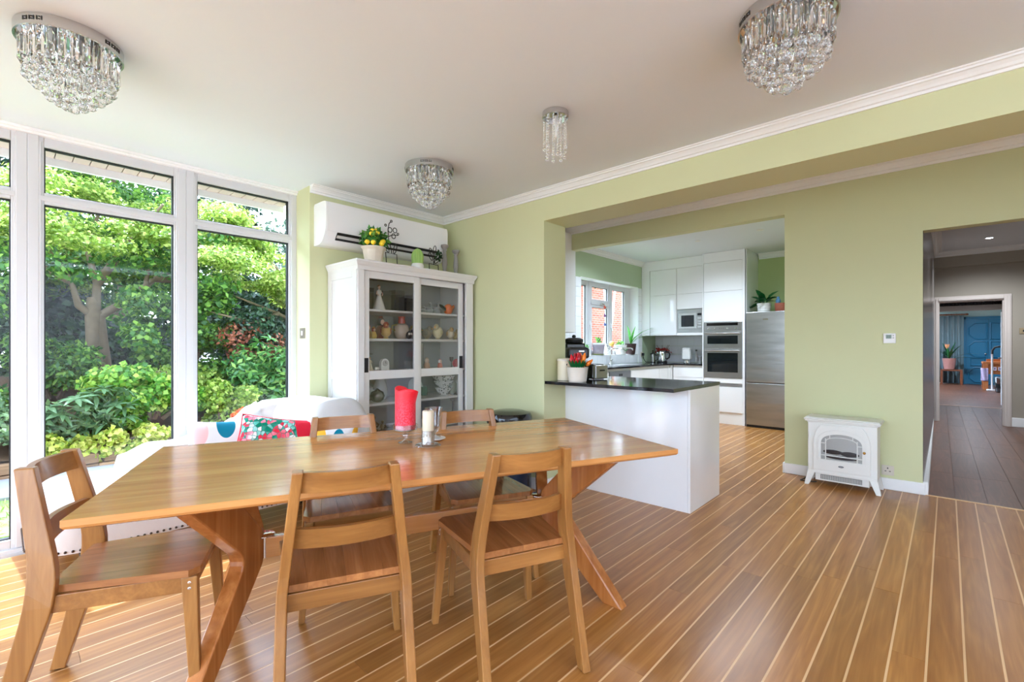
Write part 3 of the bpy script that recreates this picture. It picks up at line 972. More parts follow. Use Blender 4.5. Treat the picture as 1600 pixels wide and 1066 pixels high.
sm = dots_mat('bold_print', white_c, [(-0.09, 0.0, 0.05, 0.16, (240, 184, 40)), (0.03, 0.02, 0.045, 0.11, (24, 120, 150)), (0.15, 0.0, 0.05, 0.16, (240, 184, 40))])
pillow('scatter_cushion', 'cushion with yellow and teal shapes against the sofa arm', 0.30, 0.32, 0.12, sm, (1.515, 2.995, 0.56), (R(-12), R(0), R(-35)))
# ------------------------------------------------------------------ display cabinet
cab = thing('display_cabinet', 'tall white display cabinet with two sliding glass doors against the green wall', 'cabinet', (1.895, 3.38, 0))
CW, CD, CH = 1.225, 0.475, 1.885
cwm = M('cabinet_white', (216, 214, 211), 0.4, vary=0.012)
m = MB().box(0, 0.024, 0.0, CD, 0, CH).box(CW - 0.024, CW, 0.0, CD, 0, CH).box(0.024, CW - 0.024, 0.02, CD, CH - 0.03, CH).box(0.024, CW - 0.024, 0.03, CD, 0.06, 0.085)
m.box(0.024, CW - 0.024, 0.04, 0.06, 0.0, 0.06)
# framed side
m.box(-0.008, 0.0, 0.0, 0.07, 0, CH).box(-0.008, 0.0, CD - 0.06, CD, 0, CH).box(-0.008, 0.0, 0.07, CD - 0.06, CH - 0.085, CH).box(-0.008, 0.0, 0.07, CD - 0.06, 0.97, 1.03).box(-0.008, 0.0, 0.07, CD - 0.06, 0, 0.10)
m.build('carcass', cwm, cab, bevel=0.002)
MB().box(0.024, CW - 0.024, CD - 0.010, CD, 0.085, CH - 0.03).build('back_panel', M('cabinet_back', (150, 152, 152), 0.6, vary=0.02), cab)
m = MB().box(0.0, 0.055, -0.012, 0.012, 0, CH - 0.005).box(CW - 0.088, CW, -0.012, 0.012, 0, CH - 0.005).box(0.055, CW - 0.088, -0.012, 0.012, CH - 0.022, CH - 0.005).box(0.055, CW - 0.088, -0.012, 0.012, 0.0, 0.09)
m.build('face_frame', cwm, cab, bevel=0.003)
def crown_ring(off, z): return [(-off, -0.012 - off, z), (CW + off, -0.012 - off, z), (CW + off, CD, z), (-off, CD, z)]
m = MB()
lv = [(0.008, CH - 0.03), (0.010, CH), (0.018, CH + 0.012), (0.026, CH + 0.03), (0.030, CH + 0.036), (0.030, CH + 0.05)]
for o_, z_ in lv: m.v += crown_ring(o_, z_)
for k in range(len(lv) - 1): m.f += [(4 * k + i, 4 * k + (i + 1) % 4, 4 * k + 4 + (i + 1) % 4, 4 * k + 4 + i) for i in range(4)]
m.f += [(3, 2, 1, 0), tuple(4 * (len(lv) - 1) + i for i in range(4))]
m.build('crown', cwm, cab, bevel=0.002)
DX = [0.058, 0.628, 0.628, 1.178]
def cab_door(x0, x1, y, hx):
    d = MB()
    st, zt, zb = 0.056, CH - 0.024, 0.092
    rl = [(zb, zb + 0.10), (0.978, 1.049), (1.799, zt)]
    d.box(x0, x0 + st, y, y + 0.02, zb, zt).box(x1 - st, x1, y, y + 0.02, zb, zt)
    for a, b in rl: d.box(x0 + st, x1 - st, y, y + 0.02, a, b)
    o = d.build('door', cwm, cab, bevel=0.002)
    MB().box(x0 + st, x1 - st, y + 0.008, y + 0.011, zb + 0.1, 0.978).build('pane', cabinet_glass, o)
    MB().box(x0 + st, x1 - st, y + 0.008, y + 0.011, 1.049, 1.799).build('pane', cabinet_glass, o)
    MB().box(hx, hx + 0.040, y - 0.004, y + 0.002, 1.038, 1.155).box(hx + 0.01, hx + .03, y - .006, y - .003, 1.046, 1.147).build('handle', black_matt, o, bevel=0.002)
cab_door(0.057, 0.605, 0.013, 0.063)
cab_door(0.585, 1.138, 0.038, 1.090)
SH = [0.52, 0.775, 1.035, 1.313, 1.556]
for z in SH:
    MB().box(0.025, CW - 0.025, 0.065, CD - 0.011, z - 0.02, z).build('shelf', cwm, cab, bevel=0.002)

# --- ornaments; (x, y) along the cabinet, standing on shelf z
china = M('glazed_china', (232, 230, 224), 0.15, vary=0.03)
def at(x, y=3.62): return x, y
def orn(name, label, x, shelf, y=3.60):
    o = thing(name, label, name if name in ('teapot', 'bowl', 'vase', 'goblet', 'clock', 'mug', 'glass') else 'ornament', (min(x + 0.095, 3.050), y, SH[shelf] + 0.0005), 0)
    k = {4: 1.15, 3: 1.2, 2: 1.08}.get(shelf, 1.0)
    o.scale = (k, k, k)
    return o
def dollm(c, rough=0.3): return M('glaze_%d_%d_%d' % c, c, rough, vary=0.05)
skin = M('porcelain_skin', (226, 190, 166), 0.3, vary=0.02)
def lady(name, label, x, shelf, h, dress, hair, y=3.60):
    o = orn(name, label, x, shelf, y)
    s = h / 0.2
    MB().lathe([(0.050 * s, 0), (0.048 * s, 0.008 * s), (0.036 * s, 0.05 * s), (0.020 * s, 0.10 * s), (0.013 * s, 0.118 * s), (0.019 * s, 0.14 * s), (0.017 * s, 0.152 * s), (0.006 * s, 0.160 * s)], (0, 0, 0), 18).build('dress', dollm(dress), o, smooth=50)
    m = MB().tube([(0, 0, 0.158 * s), (0, 0, 0.17 * s)], 0.005 * s, 8).ell((0, 0, 0.180 * s), (0.011 * s, 0.012 * s, 0.014 * s))
    m.tube([(-0.018 * s, 0, 0.146 * s), (-0.027 * s, -0.008 * s, 0.126 * s), (-0.012 * s, -0.022 * s, 0.112 * s)], 0.0045 * s, 7)
    m.tube([(0.018 * s, 0, 0.146 * s), (0.027 * s, -0.006 * s, 0.128 * s), (0.012 * s, -0.022 * s, 0.114 * s)], 0.0045 * s, 7)
    m.build('body', skin, o, smooth=60)
    MB().ell((0, 0.003 * s, 0.186 * s), (0.0125 * s, 0.013 * s, 0.012 * s)).ell((0, 0.012 * s, 0.190 * s), (0.007 * s, 0.007 * s, 0.007 * s)).build('hair', dollm(hair), o, smooth=60)
    return o
def birdo(name, label, x, shelf, L, c1, c2, y=3.60, rz=0.0, beak=(226, 160, 50)):
    o = orn(name, label, x, shelf, y)
    o.rotation_euler = (0, 0, rz)
    m = MB().ell((0, 0, 0.42 * L), (0.30 * L, 0.38 * L, 0.34 * L)).lathe([(0.16 * L, 0), (0.12 * L, 0.10 * L)], (0, 0, 0), 12)
    m.build('body', dollm(c1), o, smooth=60)
    MB().ell((0, -0.24 * L, 0.78 * L), (0.17 * L, 0.18 * L, 0.2 * L)).tube([(0, -0.15 * L, 0.55 * L), (0, -0.22 * L, 0.72 * L)], 0.13 * L, 9).build('head', dollm(c2), o, smooth=60)
    MB().tube([(0, -0.40 * L, 0.78 * L), (0, -0.52 * L, 0.75 * L)], [0.05 * L, 0.008 * L], 7).build('beak', dollm(beak), o)
    m = MB()
    for k in (-1, 0, 1): m.ell((k * 0.07 * L, 0.42 * L, 0.62 * L + 0.04 * L * (1 - abs(k))), (0.05 * L, 0.12 * L, 0.16 * L), 9, 7)
    m.build('tail', dollm(c2), o, smooth=60)
    for s in (-1, 1): MB().ell((s * 0.27 * L, 0.02 * L, 0.46 * L), (0.06 * L, 0.24 * L, 0.18 * L), 9, 7).build('wing', dollm(c2), o, smooth=60)
    return o
def nestdoll(name, label, x, shelf, h, c1, c2, y=3.6):
    o = orn(name, label, x, shelf, y)
    MB().lathe([(0.18 * h, 0), (0.26 * h, 0.10 * h), (0.27 * h, 0.3 * h), (0.2 * h, 0.52 * h), (0.13 * h, 0.6 * h)], (0, 0, 0), 18).build('body', dollm(c1), o, smooth=60)
    MB().ell((0, 0, 0.74 * h), (0.19 * h, 0.19 * h, 0.22 * h)).build('head', dollm(c2), o, smooth=60)
    MB().ell((0, -0.13 * h, 0.73 * h), (0.11 * h, 0.08 * h, 0.13 * h)).build('face', skin, o, smooth=60)
    MB().lathe([(0.20 * h, 0.87 * h), (0.11 * h, 0.90 * h), (0.09 * h, 0.99 * h), (0.02 * h, 1.0 * h)], (0, 0, 0), 14).build('hat', dollm(c1), o, smooth=60)
    return o
def vase(name, label, x, shelf, prof, c, y=3.6, rough=0.15, extra=None, mat=None):
    o = orn(name, label, x, shelf, y)
    MB().lathe(prof, (0, 0, 0), 24).build('body', mat or dollm(c, rough), o, smooth=50)
    if extra: extra(o)
    return o
def px2x(p, y):   # along the shelf
    return p
# top shelf (behind the first door)
lady('lady_figurine', 'white porcelain lady figurine in a long dress on the top shelf', 2.105, 4, 0.195, (232, 228, 216), (120, 72, 44), 3.56)
for (x, wd, h, y, lb) in ((2.055, 0.12, 0.205, 3.72, 'dark presentation box behind the white lady figurine'), (2.235, 0.09, 0.185, 3.70, 'charcoal padded case beside the white lady figurine'),
                         (2.345, 0.10, 0.20, 3.66, 'dark leather case with a shiny front on the top shelf'), (2.47, 0.11, 0.135, 3.66, 'low black box at the end of the top shelf')):
    o = thing('storage_box', lb, 'box', (x + 0.10, y, SH[4] + 0.0005))
    MB().box(-wd / 2, wd / 2, -0.05, 0.05, 0, h * 0.8).build('box_body', M('dark_box', (44, 44, 48), 0.4, vary=0.1), o, bevel=0.004)
    MB().box(-wd / 2 - .002, wd / 2 + .002, -0.052, 0.052, h * 0.8, h).build('lid', M('dark_box_lid', (56, 56, 60), 0.35, vary=0.1), o, bevel=0.004)
# top shelf, second door
frost = M('frosted_crystal', (206, 210, 214), 0.25, vary=0.03, **{'Transmission Weight': 0.5})
for (x, h, lb) in ((2.600, 0.065, 'smallest pale crystal bird on the upper shelf'), (2.665, 0.10, 'pale crystal swan between two crystal figures'), (2.755, 0.105, 'pale crystal figure next to the orange bird')):
    o = orn('crystal_figure', lb, x, 4, 3.6)
    MB().ell((0, 0, 0.30 * h), (0.40 * h, 0.26 * h, 0.30 * h)).tube([(0.1 * h, 0, 0.4 * h), (0.22 * h, 0, 0.7 * h), (0.12 * h, 0, 0.9 * h), (-0.05 * h, 0, 0.86 * h)], [0.16 * h, 0.1 * h, 0.11 * h, 0.03 * h], 9).build('body', frost, o, smooth=60)
    MB().ell((-0.1 * h, 0, 0.42 * h), (0.3 * h, 0.3 * h, 0.16 * h)).build('wing', frost, o, smooth=60)
o = orn('glass_bird', 'orange glass bird at the end of the upper shelf', 2.905, 4, 3.6)
og = M('orange_glass', (250, 110, 30), 0.08, vary=0.1)
MB().ell((0, 0, 0.05), (0.042, 0.04, 0.047)).tube([(0.035, 0, 0.06), (0.055, 0, 0.075), (0.062, 0, 0.09)], [0.02, 0.014, 0.004], 8).build('body', og, o, smooth=60)
MB().tube([(-0.03, 0, 0.045), (-0.075, 0, 0.075), (-0.1, 0, 0.085)], [0.018, 0.012, 0.004], 8).build('tail', black_gloss, o, smooth=60)
# second shelf
nestdoll('folk_figure', 'small folk figure in gold and red at the end of the second shelf', 1.99, 3, 0.105, (150, 112, 40), (176, 60, 50), 3.55)
nestdoll('folk_figure', 'small yellow folk figure standing beside the gold hen', 2.045, 3, 0.085, (206, 170, 80), (150, 40, 50), 3.55)
birdo('ceramic_hen', 'gold and red ceramic hen on the second shelf', 2.165, 3, 0.125, (196, 158, 84), (150, 44, 36), 3.55, R(-30))
nestdoll('folk_figure', 'tall folk figure in dark red standing behind the gold hen', 2.195, 3, 0.17, (140, 50, 46), (70, 80, 96), 3.68)
def lug(o):
    MB().tube([(-0.05, 0, 0.06), (-0.085, 0, 0.075), (-0.085, 0, 0.10), (-0.045, 0, 0.11)], 0.006, 8).build('handle', dollm((150, 140, 70)), o, smooth=60)
    MB().tube([(0.05, 0, 0.06), (0.085, 0, 0.085), (0.09, 0, 0.105)], [0.014, 0.01, 0.007], 8).build('spout', dollm((150, 140, 70)), o, smooth=60)
    MB().lathe([(0.026, 0.118), (0.028, 0.135), (0.022, 0.155), (0.03, 0.17), (0.005, 0.175)], (0, 0, 0), 16).build('lid', dollm((190, 96, 70)), o, smooth=50)
vase('teapot', 'painted lidded teapot in cream, red and green on the second shelf', 2.375, 3, [(0.03, 0), (0.05, 0.02), (0.062, 0.06), (0.05, 0.10), (0.028, 0.118)], (206, 188, 164), 3.62, 0.2, lug)
o = orn('owl_figure', 'little black and white owl in front of the painted teapot', 2.37, 3, 3.50)
MB().ell((0, 0, 0.028), (0.024, 0.02, 0.03)).build('body', dollm((40, 36, 36)), o, smooth=60)
for s in (-1, 1): MB().ell((s * 0.009, -0.017, 0.038), (0.009, 0.006, 0.009)).build('eye', dollm((240, 230, 210)), o, smooth=60)
birdo('ceramic_robin', 'dark ceramic bird with a red breast at the end of the second shelf', 2.485, 3, 0.09, (180, 60, 60), (44, 46, 60), 3.54, R(70))
birdo('stone_bird', 'mottled stone bird behind the cream clay hen', 2.655, 3, 0.11, (140, 130, 106), (120, 112, 96), 3.62, R(30))
birdo('clay_hen', 'plump cream clay hen on the second shelf', 2.74, 3, 0.125, (206, 194, 156), (190, 178, 140), 3.56, R(-60))
birdo('painted_duck', 'cream duck with gold and blue markings next to the clay hen', 2.90, 3, 0.105, (220, 208, 178), (184, 152, 96), 3.56, R(-20))
birdo('gilded_dove', 'small gilded dove at the end of the second shelf', 3.005, 3, 0.09, (206, 186, 130), (170, 142, 80), 3.56, R(40))
# third shelf
vase('goblet', 'clear glass cake stand at the back of the third shelf', 2.065, 2, [(0.035, 0), (0.035, 0.004), (0.008, 0.01), (0.008, 0.12), (0.07, 0.13), (0.072, 0.14)], None, 3.74, mat=clear_glass)
lady('angel_figurine', 'small golden haired figure on the third shelf', 2.005, 2, 0.115, (226, 210, 178), (190, 150, 70), 3.54)
o = orn('heart_ornament', 'tiny white heart beside the small clock', 2.06, 2, 3.52)
MB().ell((-0.009, 0, 0.022), (0.013, 0.009, 0.014)).ell((0.009, 0, 0.022), (0.013, 0.009, 0.014)).tube([(0, 0, 0.018), (0, 0, 0.002)], [0.015, 0.004], 8).build('heart_body', china, o, smooth=60)
o = orn('clock', 'small white arched mantel clock on the third shelf', 2.155, 2, 3.56)
pts = [(-0.038, 0), (0.038, 0), (0.038, 0.06)] + [(0.038 * math.cos(R(a)), 0.06 + 0.038 * math.sin(R(a))) for a in range(15, 180, 15)] + [(-0.038, 0.06)]
MB().prism(pts, 1, -0.015, 0.015).build('case', china, o, bevel=0.003)
q = MB().lathe([(0.024, 0), (0.024, 0.003), (0.021, 0.004)], (0, 0, 0), 20)
MB().add([(v[0], -0.015 - v[2], 0.062 + v[1]) for v in q.v], q.f).build('dial', dollm((190, 186, 182)), o)
MB().box(-0.001, 0.001, -0.0205, -0.019, 0.062, 0.078).box(0, 0.012, -0.0205, -0.019, 0.061, 0.063).build('hands', black_matt, o)
vase('basket_vase', 'grey lattice vase at the back of the third shelf', 2.625, 2, [(0.05, 0), (0.052, 0.02), (0.052, 0.215), (0.054, 0.22)], (150, 150, 148), 3.72)
nestdoll('gnome_figure', 'cream and red gnome half behind the door stile on the third shelf', 2.59, 2, 0.10, (190, 150, 120), (220, 200, 180), 3.53)
nestdoll('snowman_figure', 'white snowman in a red scarf on the third shelf', 2.745, 2, 0.085, (198, 110, 90), (240, 238, 236), 3.53)
vase('goblet', 'slim dark metal goblet next to the pink ball', 2.895, 2, [(0.022, 0), (0.018, 0.006), (0.004, 0.012), (0.004, 0.055), (0.016, 0.07), (0.018, 0.10), (0.016, 0.10), (0.003, 0.075)], (110, 104, 104), 3.54, 0.3)
o = orn('flower_ball', 'pink ball of flowers at the end of the third shelf', 3.015, 2, 3.53)
m = MB()
for k in range(46):
    ph = math.acos(1 - 2 * (k + .5) / 46); th = PI * (1 + 5 ** .5) * k
    m.ell((0.034 * math.sin(ph) * math.cos(th), 0.034 * math.sin(ph) * math.sin(th), 0.042 + 0.034 * math.cos(ph)), (0.009, 0.009, 0.009), 7, 5)
m.build('petals', dollm((226, 96, 112), 0.6), o, smooth=60)
# fourth shelf
lad = M('silver_lattice', (120, 116, 112), 0.25, 0.7, vary=0.4, nscale=60)
vase('trinket_pot', 'round silver trinket pot with a pierced surface on the fourth shelf', 2.075, 1, [(0.03, 0), (0.052, 0.018), (0.062, 0.05), (0.05, 0.085), (0.03, 0.095), (0.012, 0.11), (0.004, 0.115)], None, 3.54, mat=lad)
vase('sugar_bowl', 'white china sugar bowl behind the silver pot', 2.06, 1, [(0.03, 0), (0.055, 0.03), (0.06, 0.09), (0.05, 0.10), (0.055, 0.115), (0.01, 0.145)], (224, 222, 218), 3.68)
vase('jug', 'large pale jug at the back of the fourth shelf', 2.20, 1, [(0.05, 0), (0.07, 0.05), (0.06, 0.12), (0.04, 0.17), (0.045, 0.19)], (206, 208, 210), 3.70)
vase('glass_bowl', 'clear glass bowl near the red candle on the fourth shelf', 2.36, 1, [(0.03, 0), (0.05, 0.015), (0.07, 0.07), (0.068, 0.07), (0.045, 0.018), (0.001, 0.012)], None, 3.56, mat=clear_glass)
chp = NT('patterned_china')
v = chp.obj()
vv = chp.n('ShaderNodeTexVoronoi'); chp.l(v, vv.inputs['Vector']); vv.inputs['Scale'].default_value = 42
chp.set(chp.mix(chp.math('LESS_THAN', vv.outputs['Distance'], 0.30), lin((228, 228, 222)), lin((60, 66, 62))), 0.15)
for k, (r, z, lb) in enumerate(((0.085, 0.0, 'lowest bowl of the stacked patterned china'), (0.10, 0.068, 'middle bowl of the stacked patterned china'), (0.118, 0.118, 'wide top bowl of the stacked patterned china'))):
    o = orn('bowl', lb, 2.845, 1, 3.60)
    o.location.z += z
    MB().lathe([(r * 0.45, 0), (r * 0.48, 0.012), (r * 0.8, 0.035), (r, 0.066), (r * 1.02, 0.070), (r * 0.96, 0.068), (r * 0.74, 0.038), (0.002, 0.022)], (0, 0, 0), 28).build('bowl_body', chp.m, o, smooth=50)
    o['group'] = 'stacked patterned china bowls'
vase('bowl', 'upturned white bowl topping the patterned stack', 2.845, 1, [(0.095, 0), (0.098, 0.006), (0.075, 0.035), (0.04, 0.05), (0.03, 0.055)], (226, 226, 222), 3.60).location.z += 0.190
o = orn('plate', 'round plate leaning behind the stile on the fourth shelf', 2.585, 1, 3.66)
q = MB().lathe([(0.03, 0), (0.06, 0.004), (0.085, 0.014), (0.083, 0.017), (0.058, 0.008), (0.002, 0.006)], (0, 0, 0), 26)
MB().add([(v[0], 0.05 - v[2] + v[1] * .25, 0.085 + v[1]) for v in q.v], q.f).build('plate_body', dollm((206, 214, 210), 0.15), o, smooth=50)
vase('mug', 'dark green mug beside the leaning plate', 2.665, 1, [(0.032, 0), (0.036, 0.005), (0.036, 0.085), (0.033, 0.085), (0.032, 0.01), (0.001, 0.01)], (40, 90, 74), 3.68)
vase('jar', 'grey green storage jar at the end of the fourth shelf', 3.02, 1, [(0.035, 0), (0.045, 0.01), (0.045, 0.10), (0.03, 0.12), (0.03, 0.14)], (186, 190, 178), 3.60)
# lowest visible shelf
for (x, h, y, lb) in ((2.06, 0.15, 3.58, 'bronze seated figure on the bottom glazed shelf'), (2.125, 0.10, 3.54, 'small bronze animal beside the seated figure')):
    o = orn('bronze_figure', lb, x, 0, y)
    bz = M('aged_bronze', (120, 108, 86), 0.35, 0.5, vary=0.3, nscale=40)
    MB().lathe([(0.30 * h, 0), (0.30 * h, 0.08 * h), (0.2 * h, 0.12 * h)], (0, 0, 0), 14).ell((0, 0, 0.36 * h), (0.2 * h, 0.16 * h, 0.28 * h)).ell((0.02 * h, -0.03 * h, 0.78 * h), (0.12 * h, 0.12 * h, 0.15 * h)).build('body', bz, o, smooth=60)
    MB().tube([(-0.16 * h, 0, 0.5 * h), (-0.3 * h, -0.1 * h, 0.34 * h), (-0.1 * h, -0.22 * h, 0.26 * h)], 0.05 * h, 7).tube([(0.16 * h, 0, 0.5 * h), (0.3 * h, -0.1 * h, 0.34 * h), (0.1 * h, -0.22 * h, 0.26 * h)], 0.05 * h, 7).build('arms', bz, o, smooth=60)
vase('glass_dish', 'low clear glass dish on the bottom glazed shelf', 2.22, 0, [(0.04, 0), (0.06, 0.02), (0.062, 0.05), (0.06, 0.05), (0.055, 0.02), (0.001, 0.01)], None, 3.54, mat=clear_glass)
o = orn('glass_flower', 'clear glass flower standing on the bottom glazed shelf', 2.90, 0, 3.53)
m = MB().tube([(0, 0, 0), (0, 0, 0.20)], 0.004, 7).lathe([(0.03, 0), (0.03, 0.006), (0.005, 0.01)], (0, 0, 0), 14)
for k in range(6): m.ell((0.024 * math.cos(k * PI / 3), 0, 0.23 + 0.024 * math.sin(k * PI / 3)), (0.016, 0.008, 0.016), 9, 7)
m.build('flower_body', frost, o, smooth=60)

# ------------------------------------------------------------------ air conditioner and what stands on the cabinet
acw = M('ac_white', (234, 234, 233), 0.25, vary=0.006)
ac = thing('air_conditioner', 'white wall-mounted air conditioner above the display cabinet', 'air conditioner', (1.77, 3.862, 2.085))
prof = rounded([(0, 0.0), (0, 0.345), (-0.185, 0.345), (-0.222, 0.33), (-0.222, 0.13), (-0.16, 0.03), (-0.10, 0.0)], [0, 0.02, 0.04, 0.05, 0.12, 0.10, 0.03], 6)
MB().prism(prof, 0, 0.0, 1.255).build('casing', acw, ac, smooth=35)
MB().prism(rounded([(-0.2235, 0.345 - .012), (-0.2235, 0.128), (-0.2145, 0.10), (-0.2105, 0.10), (-0.219, 0.135), (-0.219, 0.345 - .012)], 0.0), 0, 0.012, 1.243).build('front_panel', acw, ac, smooth=35)
m = MB()
m.add([(0.10, -0.2135, 0.098), (1.155, -0.2135, 0.098), (1.155, -0.172, 0.040), (0.10, -0.172, 0.040), (0.10, -0.205, 0.095), (1.155, -0.205, 0.095), (1.155, -0.165, 0.045), (0.10, -0.165, 0.045)], [(0, 1, 2, 3), (4, 7, 6, 5), (0, 4, 5, 1), (2, 6, 7, 3), (1, 5, 6, 2), (0, 3, 7, 4)])
m.build('outlet', black_matt, ac)
for (a, b) in ((0.62, 0.80),):
    MB().add([(0.10, -0.2075, 0.076), (1.155, -0.2075, 0.076), (1.155, -0.190, 0.058), (0.10, -0.190, 0.058), (0.10, -0.2050, 0.074), (1.155, -0.2050, 0.074), (1.155, -0.1875, 0.056), (0.10, -0.1875, 0.056)], [(0, 1, 2, 3), (4, 7, 6, 5), (0, 4, 5, 1), (2, 6, 7, 3), (1, 5, 6, 2), (0, 3, 7, 4)]).build('louvre', M('ac_grey', (196, 194, 192), 0.3), ac)
CT = 1.935
pot = thing('potted_lemon_tree', 'artificial lemon bush in a fluted stone-look pot on the cabinet', 'plant', (2.095, 3.475, CT))
pot.scale = (1.12, 1.12, 1.12)
m = MB()
for k, (r, z) in enumerate(((0.058, 0), (0.060, 0.006), (0.072, 0.06), (0.078, 0.095), (0.092, 0.112), (0.092, 0.12), (0.080, 0.12), (0.074, 0.10), (0.001, 0.098))):
    m.v += [(r * (1.0 if j % 2 else 0.955) * math.cos(PI * j / 8), r * (1.0 if j % 2 else 0.955) * math.sin(PI * j / 8), z) for j in range(16)]
for k in range(8): m.f += [(16 * k + j, 16 * k + (j + 1) % 16, 16 * k + 16 + (j + 1) % 16, 16 * k + 16 + j) for j in range(16)]
m.f.append(tuple(range(15, -1, -1)))
m.build('pot', M('weathered_pot', (214, 204, 186), 0.7, vary=0.18, nscale=14), pot)
def leaf_mesh(L, wd, fold=0.25, name='leaf', mat=None, curl=0.15):
    m = MB()
    vs = []
    for (t, k) in ((0, 0.12), (0.3, 0.9), (0.6, 0.85), (0.85, 0.4)):
        z = -curl * L * t * t
        vs += [(-wd / 2 * k, t * L, z + fold * wd * k * 0.5), (0, t * L, z), (wd / 2 * k, t * L, z + fold * wd * k * 0.5)]
    vs.append((0, L, -curl * L))
    fs = []
    for i in range(3):
        a = 3 * i
        fs += [(a, a + 1, a + 4, a + 3), (a + 1, a + 2, a + 5, a + 4)]
    fs += [(9, 10, 12), (10, 11, 12)]
    m.add(vs, fs)
    return m.mesh(name, mat, 60) if name else m
def scatter_leaves(pts, nrm, L, wd, name, mat, parent, jitter=0.6, flat=False):
    """one mesh with a small folded leaf at each point"""
    n = len(pts)
    pts = np.asarray(pts, float); nrm = np.asarray(nrm, float)
    d = nrm + RNG.normal(0, jitter, (n, 3))
    d /= np.linalg.norm(d, axis=1)[:, None] + 1e-9
    a = RNG.normal(0, 1, (n, 3)); a -= d * (a * d).sum(1)[:, None]
    a /= np.linalg.norm(a, axis=1)[:, None] + 1e-9      # leaf axis
    b = np.cross(d, a)
    s = RNG.uniform(0.7, 1.3, n)[:, None]
    p0 = pts; p3 = pts + a * L * s
    p1 = pts + a * (L * 0.45) * s + b * (wd / 2) * s + d * wd * 0.18
    p2 = pts + a * (L * 0.45) * s - b * (wd / 2) * s + d * wd * 0.18
    V = np.stack([p0, p1, p3, p2], 1).reshape(-1, 3)
    idx = np.arange(n) * 4
    T = np.stack([idx, idx + 1, idx + 2, idx, idx + 2, idx + 3], 1).reshape(-1)
    me = bpy.data.meshes.new(name)
    me.vertices.add(4 * n); me.vertices.foreach_set('co', V.ravel().astype(np.float32))
    me.loops.add(6 * n); me.loops.foreach_set('vertex_index', T.astype(np.int32))
    me.polygons.add(2 * n); me.polygons.foreach_set('loop_start', np.arange(0, 6 * n, 3, dtype=np.int32))
    me.update(calc_edges=True)
    me.materials.append(mat)
    o = link(name, me, parent)
    return stuff(o)
def shell(n, c, r, lo=0.75):
    d = RNG.normal(0, 1, (n, 3)); d /= np.linalg.norm(d, axis=1)[:, None]
    k = RNG.uniform(lo, 1.0, n)[:, None]
    return np.array(c) + d * k * np.array(r), d
lemon_leaf = leaf_mat('lemon_leaf', [(0.2, (40, 92, 34)), (0.5, (76, 140, 50)), (0.85, (140, 186, 70))])
MB().tube([(0, 0, 0.09), (0.004, 0, 0.16)], 0.008, 8).build('stem', M('brown_stem', (96, 70, 48), 0.8), pot)
P_, N_ = shell(330, (0, 0, 0.185), (0.095, 0.085, 0.075), 0.55)
scatter_leaves(P_, N_, 0.045, 0.022, 'foliage', lemon_leaf, pot)
lem = MB().ell((0, 0, 0), (0.019, 0.019, 0.017), 12, 8).ell((0, 0, -0.015), (0.005, 0.005, 0.006), 7, 5).mesh('lemon', M('lemon_skin', (246, 214, 30), 0.35, vary=0.06), 70)
for (x, z, y) in ((-0.075, 0.145, -0.04), (-0.045, 0.142, -0.072), (-0.045, 0.208, -0.05), (-0.028, 0.235, -0.03), (0.002, 0.24, -0.028), (-0.004, 0.215, -0.06), (0.03, 0.155, -0.072), (0.018, 0.138, -0.08), (0.05, 0.165, -0.05)):
    link('lemon', lem, pot, loc=(x, y, z))
ws = thing('wire_flower_stand', 'tall black wire orchid ornament standing on the cabinet', 'ornament', (2.30, 3.52, CT))
ws.scale = (1.12, 1.12, 1.12)
m = MB()
zs = 0.02
m.tube([(-0.045, 0, 0), (-0.055, 0, 0.11), (0.045, 0, 0.105), (0.05, 0, 0)], 0.0038, 6)
m.build('frame', wire_black, ws, smooth=60)
MB().tube([(0.0, 0, 0.107), (-0.012, 0, 0.16), (-0.03, 0, 0.22), (-0.034, 0, 0.29), (-0.025, 0, 0.335), (-0.008, 0, 0.355)], 0.0038, 6).tube([(-0.03, 0, 0.235), (0.0, 0, 0.25), (0.03, 0, 0.255), (0.055, 0, 0.258)], 0.0034, 6).build('stem', wire_black, ws, smooth=60)
def ring(cx, cz, rx, rz, rot=0.0, n=16, r=0.0034):
    pts = []
    for i in range(n):
        a = 2 * PI * i / n
        x, z = rx * math.cos(a), rz * math.sin(a)
        pts.append((cx + x * math.cos(rot) - z * math.sin(rot), 0, cz + x * math.sin(rot) + z * math.cos(rot)))
    return MB().tube(pts, r, 6, True)
for (cx, cz) in ((-0.016, 0.288), (0.028, 0.292), (0.016, 0.245)):
    ring(cx, cz, 0.017, 0.019).build('petal', wire_black, ws, smooth=60)
for (cx, cz) in ((-0.004, 0.358), (-0.055, 0.318), (0.055, 0.268)):
    ring(cx, cz, 0.008, 0.008, n=10).build('bud', wire_black, ws, smooth=60)
for (cx, cz, rt) in ((-0.045, 0.148, R(25)), (0.03, 0.148, R(-15))):
    ring(cx, cz, 0.013, 0.040, rt).build('wire_leaf', wire_black, ws, smooth=60)
cac = thing('cactus', 'green ribbed ceramic cactus in a white pot on the cabinet', 'cactus', (2.535, 3.47, CT))
cac.scale = (1.25, 1.25, 1.25)
MB().lathe([(0.038, 0), (0.044, 0.006), (0.046, 0.03), (0.040, 0.045), (0.02, 0.046)], (0, 0, 0), 24).build('pot', china, cac, smooth=50)
def cact(u, v):
    a = 2 * PI * u
    z = 0.04 + 0.115 * v
    r = 0.038 * (1 - (2 * abs(v - 0.45)) ** 3 * 0.75) if v < 1 else 0.002
    r = max(0.002, 0.040 * math.sqrt(max(0.0, 1 - ((v - 0.42) / 0.58) ** 2)) if v > 0.42 else 0.040 - 0.012 * (0.42 - v))
    r *= 1 + 0.10 * math.cos(10 * a)
    return (r * math.cos(a), r * math.sin(a), z)
